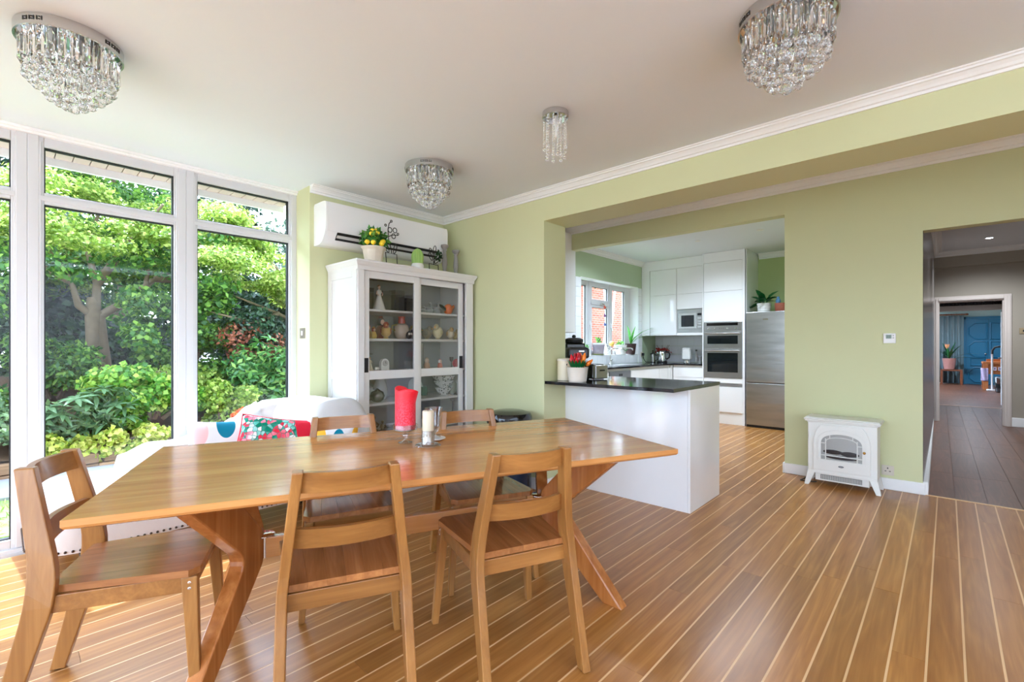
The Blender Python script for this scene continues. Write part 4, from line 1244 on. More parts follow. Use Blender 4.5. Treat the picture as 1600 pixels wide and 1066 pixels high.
MB().grid(cact, 60, 16, True).build('cactus_body', M('cactus_green', (156, 190, 96), 0.5, vary=0.05), cac, smooth=60)
wl = thing('wire_leaf_ornament', 'small black wire leaf ornament with dark green leaves by the candlesticks', 'ornament', (2.745, 3.50, CT))
wl.scale = (1.1, 1.1, 1.1)
MB().tube([(-0.05, 0, 0), (-0.052, 0, 0.075), (0.045, 0, 0.07), (0.048, 0, 0)], 0.0038, 6).build('frame', wire_black, wl, smooth=60)
MB().tube([(-0.003, 0, 0.072), (-0.002, 0, 0.12), (0.004, 0, 0.18)], 0.0036, 6).build('stem', wire_black, wl, smooth=60)
for (cx, cz, rt) in ((-0.035, 0.135, R(30)), (-0.03, 0.175, R(25)), (0.006, 0.20, R(-12)), (0.03, 0.11, R(-45))):
    ring(cx, cz, 0.014, 0.034, rt).build('wire_leaf', wire_black, wl, smooth=60)
P_, N_ = shell(60, (0.05, 0, 0.155), (0.03, 0.02, 0.05), 0.3)
scatter_leaves(P_, N_, 0.03, 0.018, 'foliage', leaf_mat('dark_leaf', [(0.2, (24, 50, 28)), (0.8, (58, 96, 56))]), wl)
candm = M('grey_wood_stick', (146, 142, 136), 0.75, vary=0.08, nscale=20, bump=0.2)
for (x, y, h, lb) in ((2.955, 3.60, 0.31, 'taller turned grey wooden candlestick on the cabinet'), (3.055, 3.55, 0.265, 'shorter turned grey wooden candlestick at the end of the cabinet')):
    o = thing('candlestick', lb, 'candlestick', (x, y, CT), group='grey turned candlesticks')
    k = h / 0.26
    MB().lathe([(0.034, 0), (0.034, 0.012 * k), (0.022, 0.022 * k), (0.018, 0.06 * k), (0.027, 0.10 * k), (0.024, 0.14 * k), (0.016, 0.20 * k), (0.02, 0.21 * k), (0.016, 0.22 * k), (0.034, 0.243 * k), (0.038, 0.25 * k), (0.036, 0.26 * k)], (0, 0, 0), 24).build('turned_stem', candm, o, smooth=40)
    MB().lathe([(0.020, 0.26 * k), (0.020, 0.264 * k)], (0, 0, 0), 16).build('cup', M('dark_cup', (90, 86, 82), 0.6), o)
# switch on the reveal
sw = thing('light_switch', 'small brushed metal light switch on the wall between window and cabinet', 'switch', (1.735, 3.995, 1.315))
MB().box(-0.006, 0, -0.047, 0.047, 0, 0.088).build('plate', M('bronze_plate', (150, 138, 122), 0.35, 0.6), sw, bevel=0.002)
MB().box(-0.011, -0.006, -0.016, 0.010, 0.026, 0.062).build('rocker', white_paint, sw, bevel=0.002)
# ------------------------------------------------------------------ crystal ceiling lights
def gem_bar(L, r=0.0135):
    m = MB()
    m.lathe([(0.002, 0), (r * 0.7, -0.012), (r, -0.02), (r, -L + 0.02), (0.001, -L)], (0, 0, 0), 6)
    return m.mesh('crystal_bar', crystal_mat)
def gem_ball(r=0.0205):
    m = MB().ell((0, 0, 0), (r, r, r), 10, 7)
    return m.mesh('crystal_ball', crystal_mat)
gb_long, gb_mid, ball = gem_bar(0.115), gem_bar(0.085), gem_ball()
mirror = M('mirror_plate', (200, 200, 200), 0.04, 1.0, vary=0.01)
bulb_m = M('frosted_bulb', (240, 238, 230), 0.3)
def big_light(x, y, label):
    t = thing('ceiling_light', label, 'ceiling light', (x, y, CZ), group='round crystal ceiling lights')
    MB().lathe([(0.178, 0.0), (0.178, -0.045), (0.172, -0.046), (0.171, -0.018), (0.001, -0.018)], (0, 0, 0), 64, cap=False).build('rim', M('satin_chrome', (206, 206, 206), 0.2, 1.0, vary=0.01), t, smooth=40)
    MB().lathe([(0.170, -0.0185), (0.001, -0.0185), (0.001, -0.024), (0.170, -0.024)], (0, 0, 0), 48, cap=False).build('mirror', mirror, t)
    hole = MB()
    for q in range(4):
        for g in (-1, 0, 1):
            for e in (-1, 1):
                a = R(90 * q + 45 + 9 * g + 2.6 * e)
                hole.mx = Matrix.Rotation(a, 4, 'Z') @ Matrix.Translation((0.178, 0, -0.022))
                hole.cbox((0, 0, 0), (0.003, 0.0045, 0.016))
            for zz in (-0.027, -0.017):
                a = R(90 * q + 45 + 9 * g)
                hole.mx = Matrix.Rotation(a, 4, 'Z') @ Matrix.Translation((0.178, 0, zz))
                hole.cbox((0, 0, 0), (0.003, 0.006, 0.004))
    hole.build('rim_slots', black_matt, t)
    for i in range(5):
        a = 2 * PI * i / 5
        MB().lathe([(0.012, -0.02), (0.014, -0.05), (0.011, -0.085), (0.004, -0.095)], (0.075 * math.cos(a), 0.075 * math.sin(a), 0), 12).build('bulb', bulb_m, t, smooth=60)
    for (n, r, z, me) in ((26, 0.152, -0.046, gb_long), (19, 0.122, -0.075, gb_mid), (13, 0.090, -0.095, gb_mid), (8, 0.056, -0.118, gb_mid)):
        for i in range(n):
            a = 2 * PI * (i + 0.3 * r * 10) / n
            link('crystal_bar', me, t, loc=(r * math.cos(a), r * math.sin(a), z + prn.uniform(-.004, .004)), rot=(0, 0, a))
    for (n, r, z) in ((17, 0.136, -0.190), (13, 0.108, -0.222), (9, 0.076, -0.252), (6, 0.045, -0.279), (2, 0.014, -0.292)):
        for i in range(n):
            a = 2 * PI * (i + 0.37 * r * 20) / n
            link('crystal_ball', ball, t, loc=(r * math.cos(a), r * math.sin(a), z + prn.uniform(-.004, .004)))
    wires = MB()
    for (n, r, z) in ((17, 0.136, -0.190), (13, 0.108, -0.222), (9, 0.076, -0.252), (6, 0.045, -0.279)):
        for i in range(n):
            a = 2 * PI * (i + 0.37 * r * 20) / n
            wires.tube([(r * math.cos(a), r * math.sin(a), -0.024), (r * math.cos(a), r * math.sin(a), z)], 0.0006, 4)
    stuff(wires.build('wires', chrome, t))
    return t
big_light(0.21, 2.80, 'round chrome and crystal ceiling light above the chair by the garden window')
big_light(2.14, 0.456, 'round chrome and crystal ceiling light nearest the green beam')
big_light(2.16, 2.81, 'round chrome and crystal ceiling light near the air conditioner')
t = thing('ceiling_light', 'small narrow crystal ceiling light with hanging strings of beads', 'ceiling light', (2.145, 1.625, CZ))
MB().lathe([(0.075, 0.0), (0.075, -0.030), (0.070, -0.031), (0.070, -0.012), (0.001, -0.012)], (0, 0, 0), 40, cap=False).build('rim', M('satin_chrome', None), t, smooth=40)
MB().lathe([(0.069, -0.013), (0.001, -0.013)], (0, 0, 0), 32, cap=False).build('mirror', mirror, t)
bead = MB().ell((0, 0, 0), (0.0055, 0.0055, 0.0055), 8, 5).mesh('bead', crystal_mat, 60)
MB().lathe([(0.012, -0.02), (0.015, -0.06), (0.018, -0.10), (0.010, -0.14), (0.002, -0.15)], (0, 0, 0), 14).build('bulb', bulb_m, t, smooth=60)
for i in range(14):
    a = 2 * PI * i / 14
    r = 0.064 if i % 2 else 0.052
    n = 11 if i % 2 else 14
    s = MB()
    for k in range(n):
        s.ell((r * math.cos(a), r * math.sin(a), -0.035 - 0.0155 * k), (0.0062, 0.0062, 0.0062), 7, 5)
    s.ell((r * math.cos(a), r * math.sin(a), -0.040 - 0.0155 * n), (0.009, 0.009, 0.010), 8, 6)
    s.build('bead_string', crystal_mat, t)

# ------------------------------------------------------------------ peninsula
pen = thing('kitchen_peninsula', 'glossy white kitchen peninsula unit below the black worktop', 'cabinet')
MB().box(3.49, 4.08, 1.395, 2.515, 0.0, 0.922).build('carcass', gloss_white, pen)
MB().box(3.470, 3.489, 1.396, 2.514, 0.0, 0.922).build('back_panel', gloss_white, pen, bevel=0.0012)
MB().box(3.470, 4.095, 1.374, 1.394, 0.0, 0.922).build('end_panel', gloss_white, pen, bevel=0.0012)
wt = MB().prism([(3.165, 1.370), (4.100, 1.370), (4.100, 3.42), (7.90, 3.42), (7.90, 2.925), (8.515, 2.925), (8.515, 4.045), (3.475, 4.045), (3.475, 2.513), (3.165, 2.513)], 2, 0.924, 0.950).build('worktop', black_granite, None, bevel=0.0015)
tag(wt, 'polished black stone worktop running round the kitchen and over the peninsula', 'worktop')
def onpen(name, label, cat, x, y, rz=0, z=0.9505, group=None): return thing(name, label, cat, (x, y, z), rz, group)
cn = onpen('bread_canister', 'cream enamel canister with a lid beside the green pillar', 'canister', 3.345, 2.425)
cream = M('cream_enamel', (226, 214, 186), 0.25, vary=0.01)
MB().lathe([(0.066, 0), (0.070, 0.004), (0.070, 0.168), (0.072, 0.170)], (0, 0, 0), 32).build('body', cream, cn, smooth=40)
MB().lathe([(0.073, 0.170), (0.073, 0.186), (0.060, 0.192), (0.001, 0.196)], (0, 0, 0), 32).build('lid', M('pale_lid', (214, 206, 190), 0.35), cn, smooth=40)
MB().cbox((-0.049, -0.051, 0.14), (0.006, 0.006, 0.014)).build('catch', black_matt, cn)
tp = onpen('tulip_pot', 'white pot of red and orange wooden tulips on the black worktop', 'plant', 3.255, 2.235)
MB().lathe([(0.070, 0), (0.073, 0.003), (0.076, 0.02), (0.088, 0.120), (0.090, 0.124), (0.086, 0.124), (0.075, 0.03), (0.001, 0.10)], (0, 0, 0), 36).build('pot', M('cream_pot', (226, 218, 204), 0.35, vary=0.01), tp, smooth=40)
tul = MB().lathe([(0.004, 0), (0.014, 0.008), (0.019, 0.028), (0.014, 0.052), (0.006, 0.072), (0.001, 0.078)], (0, 0, 0), 10)
tr_, to_, ty_ = (tul.mesh('tulip', M(n, c, 0.25, vary=0.05), 60) for n, c in (('red_tulip', (206, 18, 36)), ('orange_tulip', (240, 130, 24)), ('deep_red_tulip', (150, 16, 36))))
tg = random.Random(5)
for i in range(20):
    a = tg.uniform(0, 2 * PI); r = 0.055 * math.sqrt(tg.random())
    x, y = r * math.cos(a), r * math.sin(a)
    side = x * 0.675 - y * 0.738
    me = to_ if side > 0.018 else (tr_ if tg.random() < 0.6 else ty_)
    link('tulip', me, tp, loc=(x, y, 0.118 + tg.uniform(0.0, 0.055)), rot=(-y * 5, x * 5, tg.uniform(0, 3)))
for (dx, dy) in ((0.05, -0.055),):
    link('tulip', to_, tp, loc=(0.05, -0.05, 0.135), rot=(R(38), R(30), 0))
lfm = M('painted_leaf', (24, 84, 36), 0.35, vary=0.1)
tl = leaf_mesh(0.085, 0.03, name='leaf', mat=lfm, curl=-0.1)
for i in range(11):
    a = R(95 + 22 * i)
    link('leaf', tl, tp, loc=(0.05 * math.cos(a), 0.05 * math.sin(a), 0.112), rot=(R(58), 0, a - PI / 2))
to = onpen('toaster', 'black and steel toaster standing behind the tulip pot', 'toaster', 3.665, 2.335, R(-10))
MB().box(-0.075, 0.075, -0.06, 0.13, 0.006, 0.135).build('body', black_gloss, to, bevel=0.012)
MB().box(-0.08, 0.08, -0.095, -0.06, 0.006, 0.128).build('steel_end', steel, to, bevel=0.008)
MB().box(-0.03, 0.03, -0.105, -0.095, 0.075, 0.088).build('lever', black_matt, to, bevel=0.002)
MB().box(-0.05, -0.015, -0.04, 0.11, 0.134, 0.137).box(0.015, 0.05, -0.04, 0.11, 0.134, 0.137).build('slots', black_matt, to)
cm = onpen('coffee_machine', 'black coffee machine on the worktop behind the green pillar', 'coffee machine', 3.93, 2.72, R(-42))
MB().box(-0.10, 0.10, 0.0, 0.20, 0, 0.33).build('body', black_gloss, cm, bevel=0.015)
MB().box(-0.10, 0.10, -0.15, 0.0, 0, 0.035).build('drip_tray', black_matt, cm, bevel=0.006)
MB().box(-0.11, 0.11, -0.14, 0.03, 0.175, 0.29).build('brew_head', M('graphite', (58, 58, 60), 0.3, 0.3), cm, bevel=0.03, seg=3)
MB().lathe([(0.085, 0.33), (0.095, 0.345), (0.095, 0.37), (0.06, 0.385)], (0, 0.08, 0), 24).build('bean_hopper', black_matt, cm, smooth=40)
MB().lathe([(0.016, 0.385), (0.022, 0.40), (0.012, 0.415)], (0, 0.08, 0), 14).build('lid_knob', black_matt, cm, smooth=40)
MB().box(-0.015, 0.015, -0.11, -0.08, 0.13, 0.175).build('spout', chrome, cm, bevel=0.004)
MB().box(0.0, 0.05, -0.1415, -0.1395, 0.245, 0.255).build('badge', chrome, cm)

# ------------------------------------------------------------------ kitchen units
GAP = 0.0025
def unit(name, label, x0, x1, y0, y1, z0, z1, fronts, face, mat=gloss_white, group=None):
    """carcass with separate fronts; face 'x' looks at the dining room, 'y' looks away from the kitchen window"""
    t = thing(name, label, 'cabinet', ((x0 + x1) / 2, (y0 + y1) / 2, z0), 0, group)
    ox, oy, oz = t.location
    if face == 'x': MB().box(x0 + 0.021 - ox, x1 - ox, y0 - oy, y1 - oy, 0, z1 - z0).build('carcass', matt_white, t)
    else: MB().box(x0 - ox, x1 - ox, y0 + 0.021 - oy, y1 - oy, 0, z1 - z0).build('carcass', matt_white, t)
    for (nm, a, b, c, d) in fronts:       # a..b across, c..d height, absolute
        m = MB()
        if face == 'x': m.box(x0 - ox, x0 + 0.019 - ox, a + GAP - oy, b - GAP - oy, c + GAP - oz, d - GAP - oz)
        else: m.box(a + GAP - ox, b - GAP - ox, y0 - oy, y0 + 0.019 - oy, c + GAP - oz, d - GAP - oz)
        m.build(nm, mat, t, bevel=0.0015)
    return t
XF = 7.85
tall = unit('oven_housing', 'tall glossy white oven housing beside the steel fridge', XF, 8.51, 2.268, 2.905, 0.0, 2.775,
            [('door', 2.285, 2.885, 2.137, 2.61), ('door', 2.285, 2.885, 1.64, 2.137), ('drawer', 2.285, 2.885, 0.19, 0.60), ('drawer', 2.285, 2.885, 0.655, 0.735)], 'x')
o = tall.location
MB().box(XF - .004 - o[0], XF + .02 - o[0], 2.25 - o[1], 2.285 - o[1], 0, 2.775).box(XF - .004 - o[0], XF + .02 - o[0], 2.887 - o[1], 2.905 - o[1], 0, 2.775).build('side_panel', gloss_white, tall, bevel=0.001)
MB().box(XF + .004 - o[0], XF + .02 - o[0], 2.285 - o[1], 2.887 - o[1], 2.615, 2.775).build('fascia', gloss_white, tall)
MB().box(XF + .05 - o[0], XF + .06 - o[0], 2.285 - o[1], 2.887 - o[1], 0, 0.185).build('plinth', gloss_white, tall)
MB().box(XF - .001 - o[0], XF + .012 - o[0], 2.287 - o[1], 2.885 - o[1], 0.608, 0.648).build('finger_rail', M('finger_rail', (150, 150, 150), 0.4, 0.7), tall)
ov = thing('double_oven', 'built-in steel double oven with dark glass doors', 'oven', (XF - 0.015, 2.585, 0.745))
MB().box(0.012, 0.03, -0.295, 0.295, 0.0, 0.892).build('body', steel, ov)
def ovdoor(z0, z1, g0, g1):
    d = MB().box(0.0, 0.012, -0.294, 0.294, z0, z1).build('door', steel, ov, bevel=0.002)
    MB().box(-0.003, 0.001, -0.235, 0.235, g0, g1).build('glass', oven_glass, d, bevel=0.001)
    MB().tube([(-0.032, -0.265, z1 - 0.035), (-0.032, 0.265, z1 - 0.035)], 0.010, 10).box(-0.03, 0.0, -0.255, -0.245, z1 - .04, z1 - .03).box(-0.03, 0.0, 0.245, 0.255, z1 - .04, z1 - .03).build('handle', steel, d, smooth=50)
ovdoor(0.0, 0.468, 0.085, 0.395)
ovdoor(0.474, 0.745, 0.540, 0.672)
cp = MB().box(0.0, 0.012, -0.294, 0.294, 0.75, 0.892).build('control_panel', steel, ov, bevel=0.002)
MB().box(-0.003, 0.001, -0.235, 0.245, 0.835, 0.88).build('display', black_gloss, cp)
kn = MB().lathe([(0.014, 0), (0.013, 0.014), (0.002, 0.015)], (0, 0, 0), 14)
for y in (-0.21, -0.08, 0.11, 0.215):
    MB().add([(-v[2], y + v[0], 0.79 + v[1]) for v in kn.v], kn.f).build('knob', chrome, cp, smooth=40)
for y in (-0.02, 0.01, 0.04): MB().box(-0.002, 0.001, y - 0.006, y + 0.006, 0.785, 0.797).build('button', M('finger_rail', None), cp)

frg = thing('fridge_freezer', 'tall brushed steel fridge freezer in the alcove', 'fridge', (7.80, 1.93, 0))
fx0, fx1 = -0.265, 0.29
fst = NT('fridge_steel')
v = fst.obj((1.2, 1.2, 7))
fst.set(fst.mix(fst.noise(v, 1.4, 3), lin((150, 150, 148)), lin((202, 202, 200))), 0.3, 1.0)
v2 = fst.obj((2, 90, 2)); fst.bump(fst.noise(fst.obj((1, 1, 9)), 1.0, 2), 0.25, 0.02)
MB().box(0.06, 0.66, fx0, fx1, 0.03, 1.77).build('body', M('grey_body', (120, 120, 122), 0.4), frg)
MB().box(0.0, 0.058, fx0, fx1, 0.695, 1.772).build('door', fst.m, frg, bevel=0.006)
MB().box(0.0, 0.058, fx0, fx1, 0.04, 0.683).build('door', fst.m, frg, bevel=0.006)
MB().box(0.03, 0.06, fx0, fx1, 0.0, 0.035).build('plinth', black_matt, frg)
MB().box(-0.001, 0.001, 0.03 - .05, 0.03 + .02, 1.65, 1.662).build('badge', chrome, frg)
hs_ = struct('trim_alcove', boxes((7.90, 8.52, 2.236, 2.25, 0, 2.78)), gloss_white)
# above the fridge
fp = thing('potted_plant', 'leafy green plant in a white ribbed pot on the steel fridge', 'plant', (8.05, 2.03, 1.773))
MB().lathe([(0.075, 0), (0.085, 0.01), (0.092, 0.04), (0.088, 0.05), (0.097, 0.085), (0.093, 0.095), (0.102, 0.14), (0.098, 0.145), (0.001, 0.13)], (0, 0, 0), 28).build('pot', china, fp, smooth=30)
pm = leaf_mat('glossy_dark_leaf', [(0.2, (20, 62, 30)), (0.6, (42, 104, 48)), (0.9, (84, 140, 70))], 0.15, 0.3)
lv_ = leaf_mesh(0.17, 0.085, name='leaf', mat=pm, curl=0.25)
for i in range(22):
    a = tg.uniform(0, 2 * PI); el = tg.uniform(-0.25, 1.15)
    link('leaf', lv_, fp, loc=(0.05 * math.cos(a), 0.05 * math.sin(a), 0.15 + 0.09 * tg.random() * max(el, 0.2)), rot=(el, tg.uniform(-.4, .4), a - PI / 2), scale=[tg.uniform(.7, 1.15)] * 3)
for i in range(7):
    link('leaf', lv_, fp, loc=(-0.03, 0.10 + 0.03 * i, 0.135 - 0.012 * i), rot=(tg.uniform(-.3, .4), tg.uniform(-.5, .5), R(tg.uniform(-50, 80))), scale=[.8] * 3)
bk = thing('basket', 'small reddish wicker basket with a blue figure on the fridge', 'basket', (8.02, 1.78, 1.773))
MB().lathe([(0.075, 0), (0.085, 0.02), (0.092, 0.10), (0.094, 0.13), (0.09, 0.13), (0.001, 0.11)], (0, 0, 0), 22).build('basket_body', M('red_wicker', (150, 84, 60), 0.7, vary=0.35, nscale=60, bump=0.4, bscale=90), bk, smooth=40)
MB().ell((0.0, 0.045, 0.165), (0.035, 0.035, 0.045)).ell((0, 0.045, 0.215), (0.02, 0.02, 0.022)).build('figure', M('blue_figure', (86, 130, 170), 0.5), bk, smooth=60)
# wall units on the far wall
XU = 7.95
unit('wall_cabinet', 'glossy white wall cabinet in the corner by the kitchen window', XU, 8.51, 3.386, 3.885, 1.435, 2.765, [('door', 3.39, 3.88, 2.15, 2.60), ('door', 3.39, 3.88, 1.437, 2.15)], 'x')
unit('wall_cabinet', 'glossy white wall cabinet above the microwave', XU, 8.51, 2.907, 3.384, 1.885, 2.765, [('door', 2.91, 3.382, 2.15, 2.60), ('door', 2.91, 3.382, 1.887, 2.15)], 'x')
o = thing('cabinet_fascia', 'white filler boards over the far wall cabinets', 'filler', (XU, 3.4, 2.605))
MB().box(0.006, 0.02, 2.908 - 3.4, 4.045 - 3.4, 0, 0.172).build('fascia', gloss_white, o)
MB().box(0.002, 0.02, 3.888 - 3.4, 4.045 - 3.4, 1.437 - 2.605, -0.001).build('filler', gloss_white, o)
o = thing('microwave_shelf', 'white shelf carrying the microwave', 'shelf', (XU, 3.145, 1.435))
MB().box(0.0, 0.55, -0.238, 0.238, 0.0, 0.045).build('shelf_board', gloss_white, o, bevel=0.001)
mw = thing('microwave', 'built-in steel microwave below the wall cabinet', 'microwave', (XU, 3.145, 1.482))
MB().box(0.004, 0.40, -0.232, 0.232, 0.0, 0.398).build('body', steel, mw, bevel=0.002)
d = MB().box(-0.010, 0.004, -0.10, 0.205, 0.065, 0.335).build('door', M('pale_steel', (212, 212, 212), 0.25, 1.0), mw, bevel=0.003)
MB().box(-0.012, -0.008, -0.065, 0.155, 0.10, 0.295).build('glass', oven_glass, d)
cp = MB().box(-0.006, 0.004, -0.205, -0.105, 0.065, 0.335).build('control_panel', steel, mw, bevel=0.002)
MB().box(-0.009, -0.005, -0.19, -0.12, 0.285, 0.325).build('display', black_gloss, cp)
for k in range(4): MB().box(-0.009, -0.005, -0.185, -0.125, 0.085 + 0.048 * k, 0.108 + 0.048 * k).build('button', chrome, cp)
# tall wall cabinet near the pillar
unit('wall_cabinet', 'tall white wall cabinet between the green pillar and the kitchen window', 3.50, 5.33, 3.69, 4.045, 1.435, 2.775, [('door', 3.50, 4.1, 1.437, 2.775), ('door', 4.1, 4.7, 1.437, 2.775), ('door', 4.7, 5.328, 1.437, 2.775)], 'y')
# base units
YB = 3.45
unit('base_cabinet', 'white base cabinet between pillar and dishwasher', 4.12, 5.80, YB, 4.04, 0.0, 0.922, [('door', 4.12, 4.72, 0.15, 0.88), ('door', 4.72, 5.28, 0.15, 0.88), ('drawer', 5.28, 5.80, 0.70, 0.88), ('door', 5.28, 5.80, 0.15, 0.70)], 'y')
unit('base_cabinet', 'white base cabinet in the far kitchen corner', 6.44, 7.84, YB, 4.04, 0.0, 0.922, [('door', 6.44, 7.42, 0.15, 0.88), ('door', 7.42, 7.74, 0.15, 0.88), ('filler', 7.74, 7.84, 0.15, 0.88), ('filler', 7.84, 7.945, 0.15, 0.92)], 'y')
unit('base_cabinet', 'white base drawers under the kettle worktop', 7.925, 8.51, 2.908, YB - 0.01, 0.0, 0.922, [('drawer', 2.91, 3.44, 0.715, 0.88), ('drawer', 2.91, 3.44, 0.44, 0.715), ('drawer', 2.91, 3.44, 0.15, 0.44)], 'x')
dw = thing('dishwasher', 'steel fronted dishwasher under the kitchen worktop', 'dishwasher', (6.12, YB, 0))
MB().box(-0.31, 0.31, 0.02, 0.58, 0, 0.92).build('body', matt_white, dw)
d = MB().box(-0.305, 0.305, -0.004, 0.02, 0.12, 0.765).build('door', steel, dw, bevel=0.002)
MB().box(-0.305, 0.305, -0.006, 0.02, 0.77, 0.885).build('control_panel', M('grey_steel', (150, 152, 156), 0.3, 0.9), dw, bevel=0.002)
MB().box(-0.05, 0.05, -0.009, -0.005, 0.81, 0.845).build('display', black_gloss, dw)
# sink and tap
sk = thing('sink', 'steel sink and drainer set in the black worktop', 'sink', (6.7, 3.76, 0.9505))
MB().box(-0.5, 0.5, -0.22, 0.20, 0, 0.004).build('drainer', M('bright_steel', (226, 226, 226), 0.15, 1.0), sk, bevel=0.001)
MB().box(-0.05, 0.42, -0.17, 0.14, 0.0042, 0.0048).build('bowl', M('finger_rail', None), sk)
tpz = thing('kitchen_tap', 'chrome swan-neck kitchen tap in front of the window', 'tap', (6.72, 3.97, 0.955))
MB().lathe([(0.028, 0), (0.028, 0.01), (0.017, 0.018), (0.016, 0.07), (0.012, 0.08)], (0, 0, 0), 16).build('body', chrome, tpz, smooth=40)
MB().tube([(0, 0, 0.07), (0, 0, 0.22), (0.012, -0.01, 0.245), (0.04, -0.03, 0.258), (0.30, -0.20, 0.262), (0.33, -0.22, 0.25), (0.335, -0.222, 0.225)], 0.010, 9).build('spout', chrome, tpz, smooth=60)
MB().tube([(0, 0, 0.05), (0.06, -0.01, 0.075)], 0.006, 8).build('lever', chrome, tpz, smooth=60)
# tiles
tile_m = M('white_tile', (234, 236, 238), 0.08, vary=0.03, nscale=2)
T = 0.150
tx = MB().box(0, 0.012, 0.0015, T - 0.0015, 0.0015, T - 0.0015).mesh('tile', tile_m)
ty = MB().box(0.0015, T - 0.0015, 0, 0.012, 0.0015, T - 0.0015).mesh('tile', tile_m)
bw_ = bpy.data.objects['wall_kitchen_back']; ww_ = bpy.data.objects['wall_kitchen_window']
for i in range(8):
    for j in range(4):
        sc_ = 1.0 if j < 3 else 0.20
        link('tile', tx, bw_, loc=(8.508, 4.045 - T * (i + 1), 0.952 + T * j), scale=(1, 1, sc_))
for j in range(9):
    for i in range(5):
        x = KX0 - T * (i + 1)
        if x > 5.33 - .02 or j < 3: link('tile', ty, ww_, loc=(x, 4.038, 0.952 + T * j))
    x = KX1
    if j < 9: link('tile', ty, ww_, loc=(x, 4.038, 0.952 + T * j), scale=(0.9 if j >= 3 else 1, 1, 1))
for i in range(12):
    link('tile', ty, ww_, loc=(KX0 + T * i + .005, 4.038, 0.952), scale=(1, 1, 0.97))
struct('trim_window_reveal', boxes((KX0, KX1, 4.05, 4.30, KZ0 - 0.012, KZ0 + 0.004), (KX1 - 0.004, KX1 + 0.01, 4.049, 4.30, KZ0, KZ1), (KX0 - 0.01, KX0 + 0.004, 4.049, 4.30, KZ0, KZ1), (KX0, KX1, 4.049, 4.30, KZ1 - 0.004, KZ1 + 0.01)), white_paint)
# kitchen window
KY = 4.20
m = MB()
def kbox(x0, x1, z0, z1, d=0.0): m.box(x0, x1, KY - d, KY + 0.06, z0, z1)
z0, z1 = KZ0 + .004, KZ1 - .004
kbox(KX0, 6.06, z0, z1); kbox(6.36, 6.53, z0, z1); kbox(7.02, 7.17, z0, z1); kbox(7.60, KX1, z0, z1)
for (a, b) in ((6.06, 6.36), (6.53, 7.02), (7.17, 7.60)):
    kbox(a, b, z0, z0 + 0.075); kbox(a, b, z1 - 0.075, z1)
kbox(6.53, 7.02, 1.89, 2.02)
kbox(6.49, 7.06, 1.93, 1.98, .012); kbox(6.42, 6.47, z0, z1, .014); kbox(7.075, 7.115, z0, z1, .014)
kw = struct('window_6', m, pvc, bevel=0.004)
for (a, b, c, d) in ((6.06, 6.36, z0 + .075, z1 - .075), (6.53, 7.02, z0 + .075, 1.89), (6.53, 7.02, 2.02, z1 - .075), (7.17, 7.60, z0 + .075, z1 - .075)):
    MB().box(a, b, KY + 0.028, KY + 0.032, c, d).build('pane', window_glass, kw)
    g = MB()
    for q in ((a, a + .008, c, d), (b - .012, b, c, d), (a, b, d - .008, d)): g.box(q[0], q[1], KY + 0.018, KY + 0.027, q[2], q[3])
    g.build('gasket', gasket_mat, kw)
for (x, z, hor) in ((6.44, 1.63, False), (6.78, 1.955, True), (7.10, 1.60, False)):
    MB().cbox((x, KY - 0.02, z), (0.06, 0.02, 0.025) if hor else (0.022, 0.02, 0.07)).tube([(x, KY - .03, z), (x + (.06 if hor else 0), KY - 0.045, z - (0.0 if hor else .09))], 0.008, 8).build('window_handle', M('white_handle', (226, 226, 226), 0.3) if not hor else chrome, kw)
for (z, c, lb) in ((1.90, (214, 90, 60), 'orange hanging bird ornament at the kitchen window'), (1.76, (120, 70, 130), 'purple hanging bird ornament at the kitchen window'), (1.61, (90, 110, 170), 'blue hanging bird ornament at the kitchen window')):
    o = thing('hanging_bird', lb, 'ornament', (6.90 + (1.9 - z) * .02, 4.185, z))
    MB().ell((0, 0, 0), (0.035, 0.008, 0.018)).tube([(0.03, 0, 0.005), (0.055, 0, 0.015)], [.012, .003], 7).build('body', M('glass_%d' % c[0], c, 0.2), o, smooth=60)
    MB().ell((-0.005, 0, 0.022), (0.016, 0.006, 0.022)).build('wing', M('glass_%d' % c[0], None), o, smooth=60)
# on the kitchen window sill
SZ = KZ0 + 0.0045
def sill(name, label, cat, x, y=4.12): return thing(name, label, cat, (x, y, SZ))
def lpot(o, r, h, mat, nm='pot'): MB().lathe([(r * .7, 0), (r * .75, .004), (r, h), (r * .93, h), (r * .86, h * .85), (.001, h * .84)], (0, 0, 0), 24).build(nm, mat, o, smooth=40)
o = sill('mug', 'white and blue mug on the kitchen window sill', 'mug', 6.30); lpot(o, 0.045, 0.10, china, 'cup'); MB().tube([(0.04, 0, .08), (.075, 0, .07), (.07, 0, .03), (.035, 0, .02)], .006, 7).build('handle', M('blue_glaze', (60, 80, 140), .2), o, smooth=60)
o = sill('small_plant', 'little plant in a white cup at the near end of the window sill', 'plant', 6.20, 4.10); lpot(o, 0.04, 0.085, china)
P_, N_ = shell(50, (0, 0, .12), (.05, .05, .05), .3); scatter_leaves(P_, N_, .05, .02, 'foliage', lemon_leaf, o)
o = sill('plant_pot', 'mauve grey pot standing in a green saucer on the window sill', 'pot', 6.60); lpot(o, 0.105, 0.17, M('mauve_pot', (166, 156, 166), .6)); MB().lathe([(.08, 0), (.11, .02), (.10, .02), (.001, .01)], (0, 0, 0), 24).build('saucer', M('green_saucer', (150, 160, 90), .4), o)
MB().lathe([(.10, .17), (.10, .20), (.001, .20)], (0, 0, 0), 24).build('liner', china, o); P_, N_ = shell(24, (0, 0, .24), (.03, .03, .05), .3); scatter_leaves(P_, N_, .06, .03, 'foliage', lemon_leaf, o)
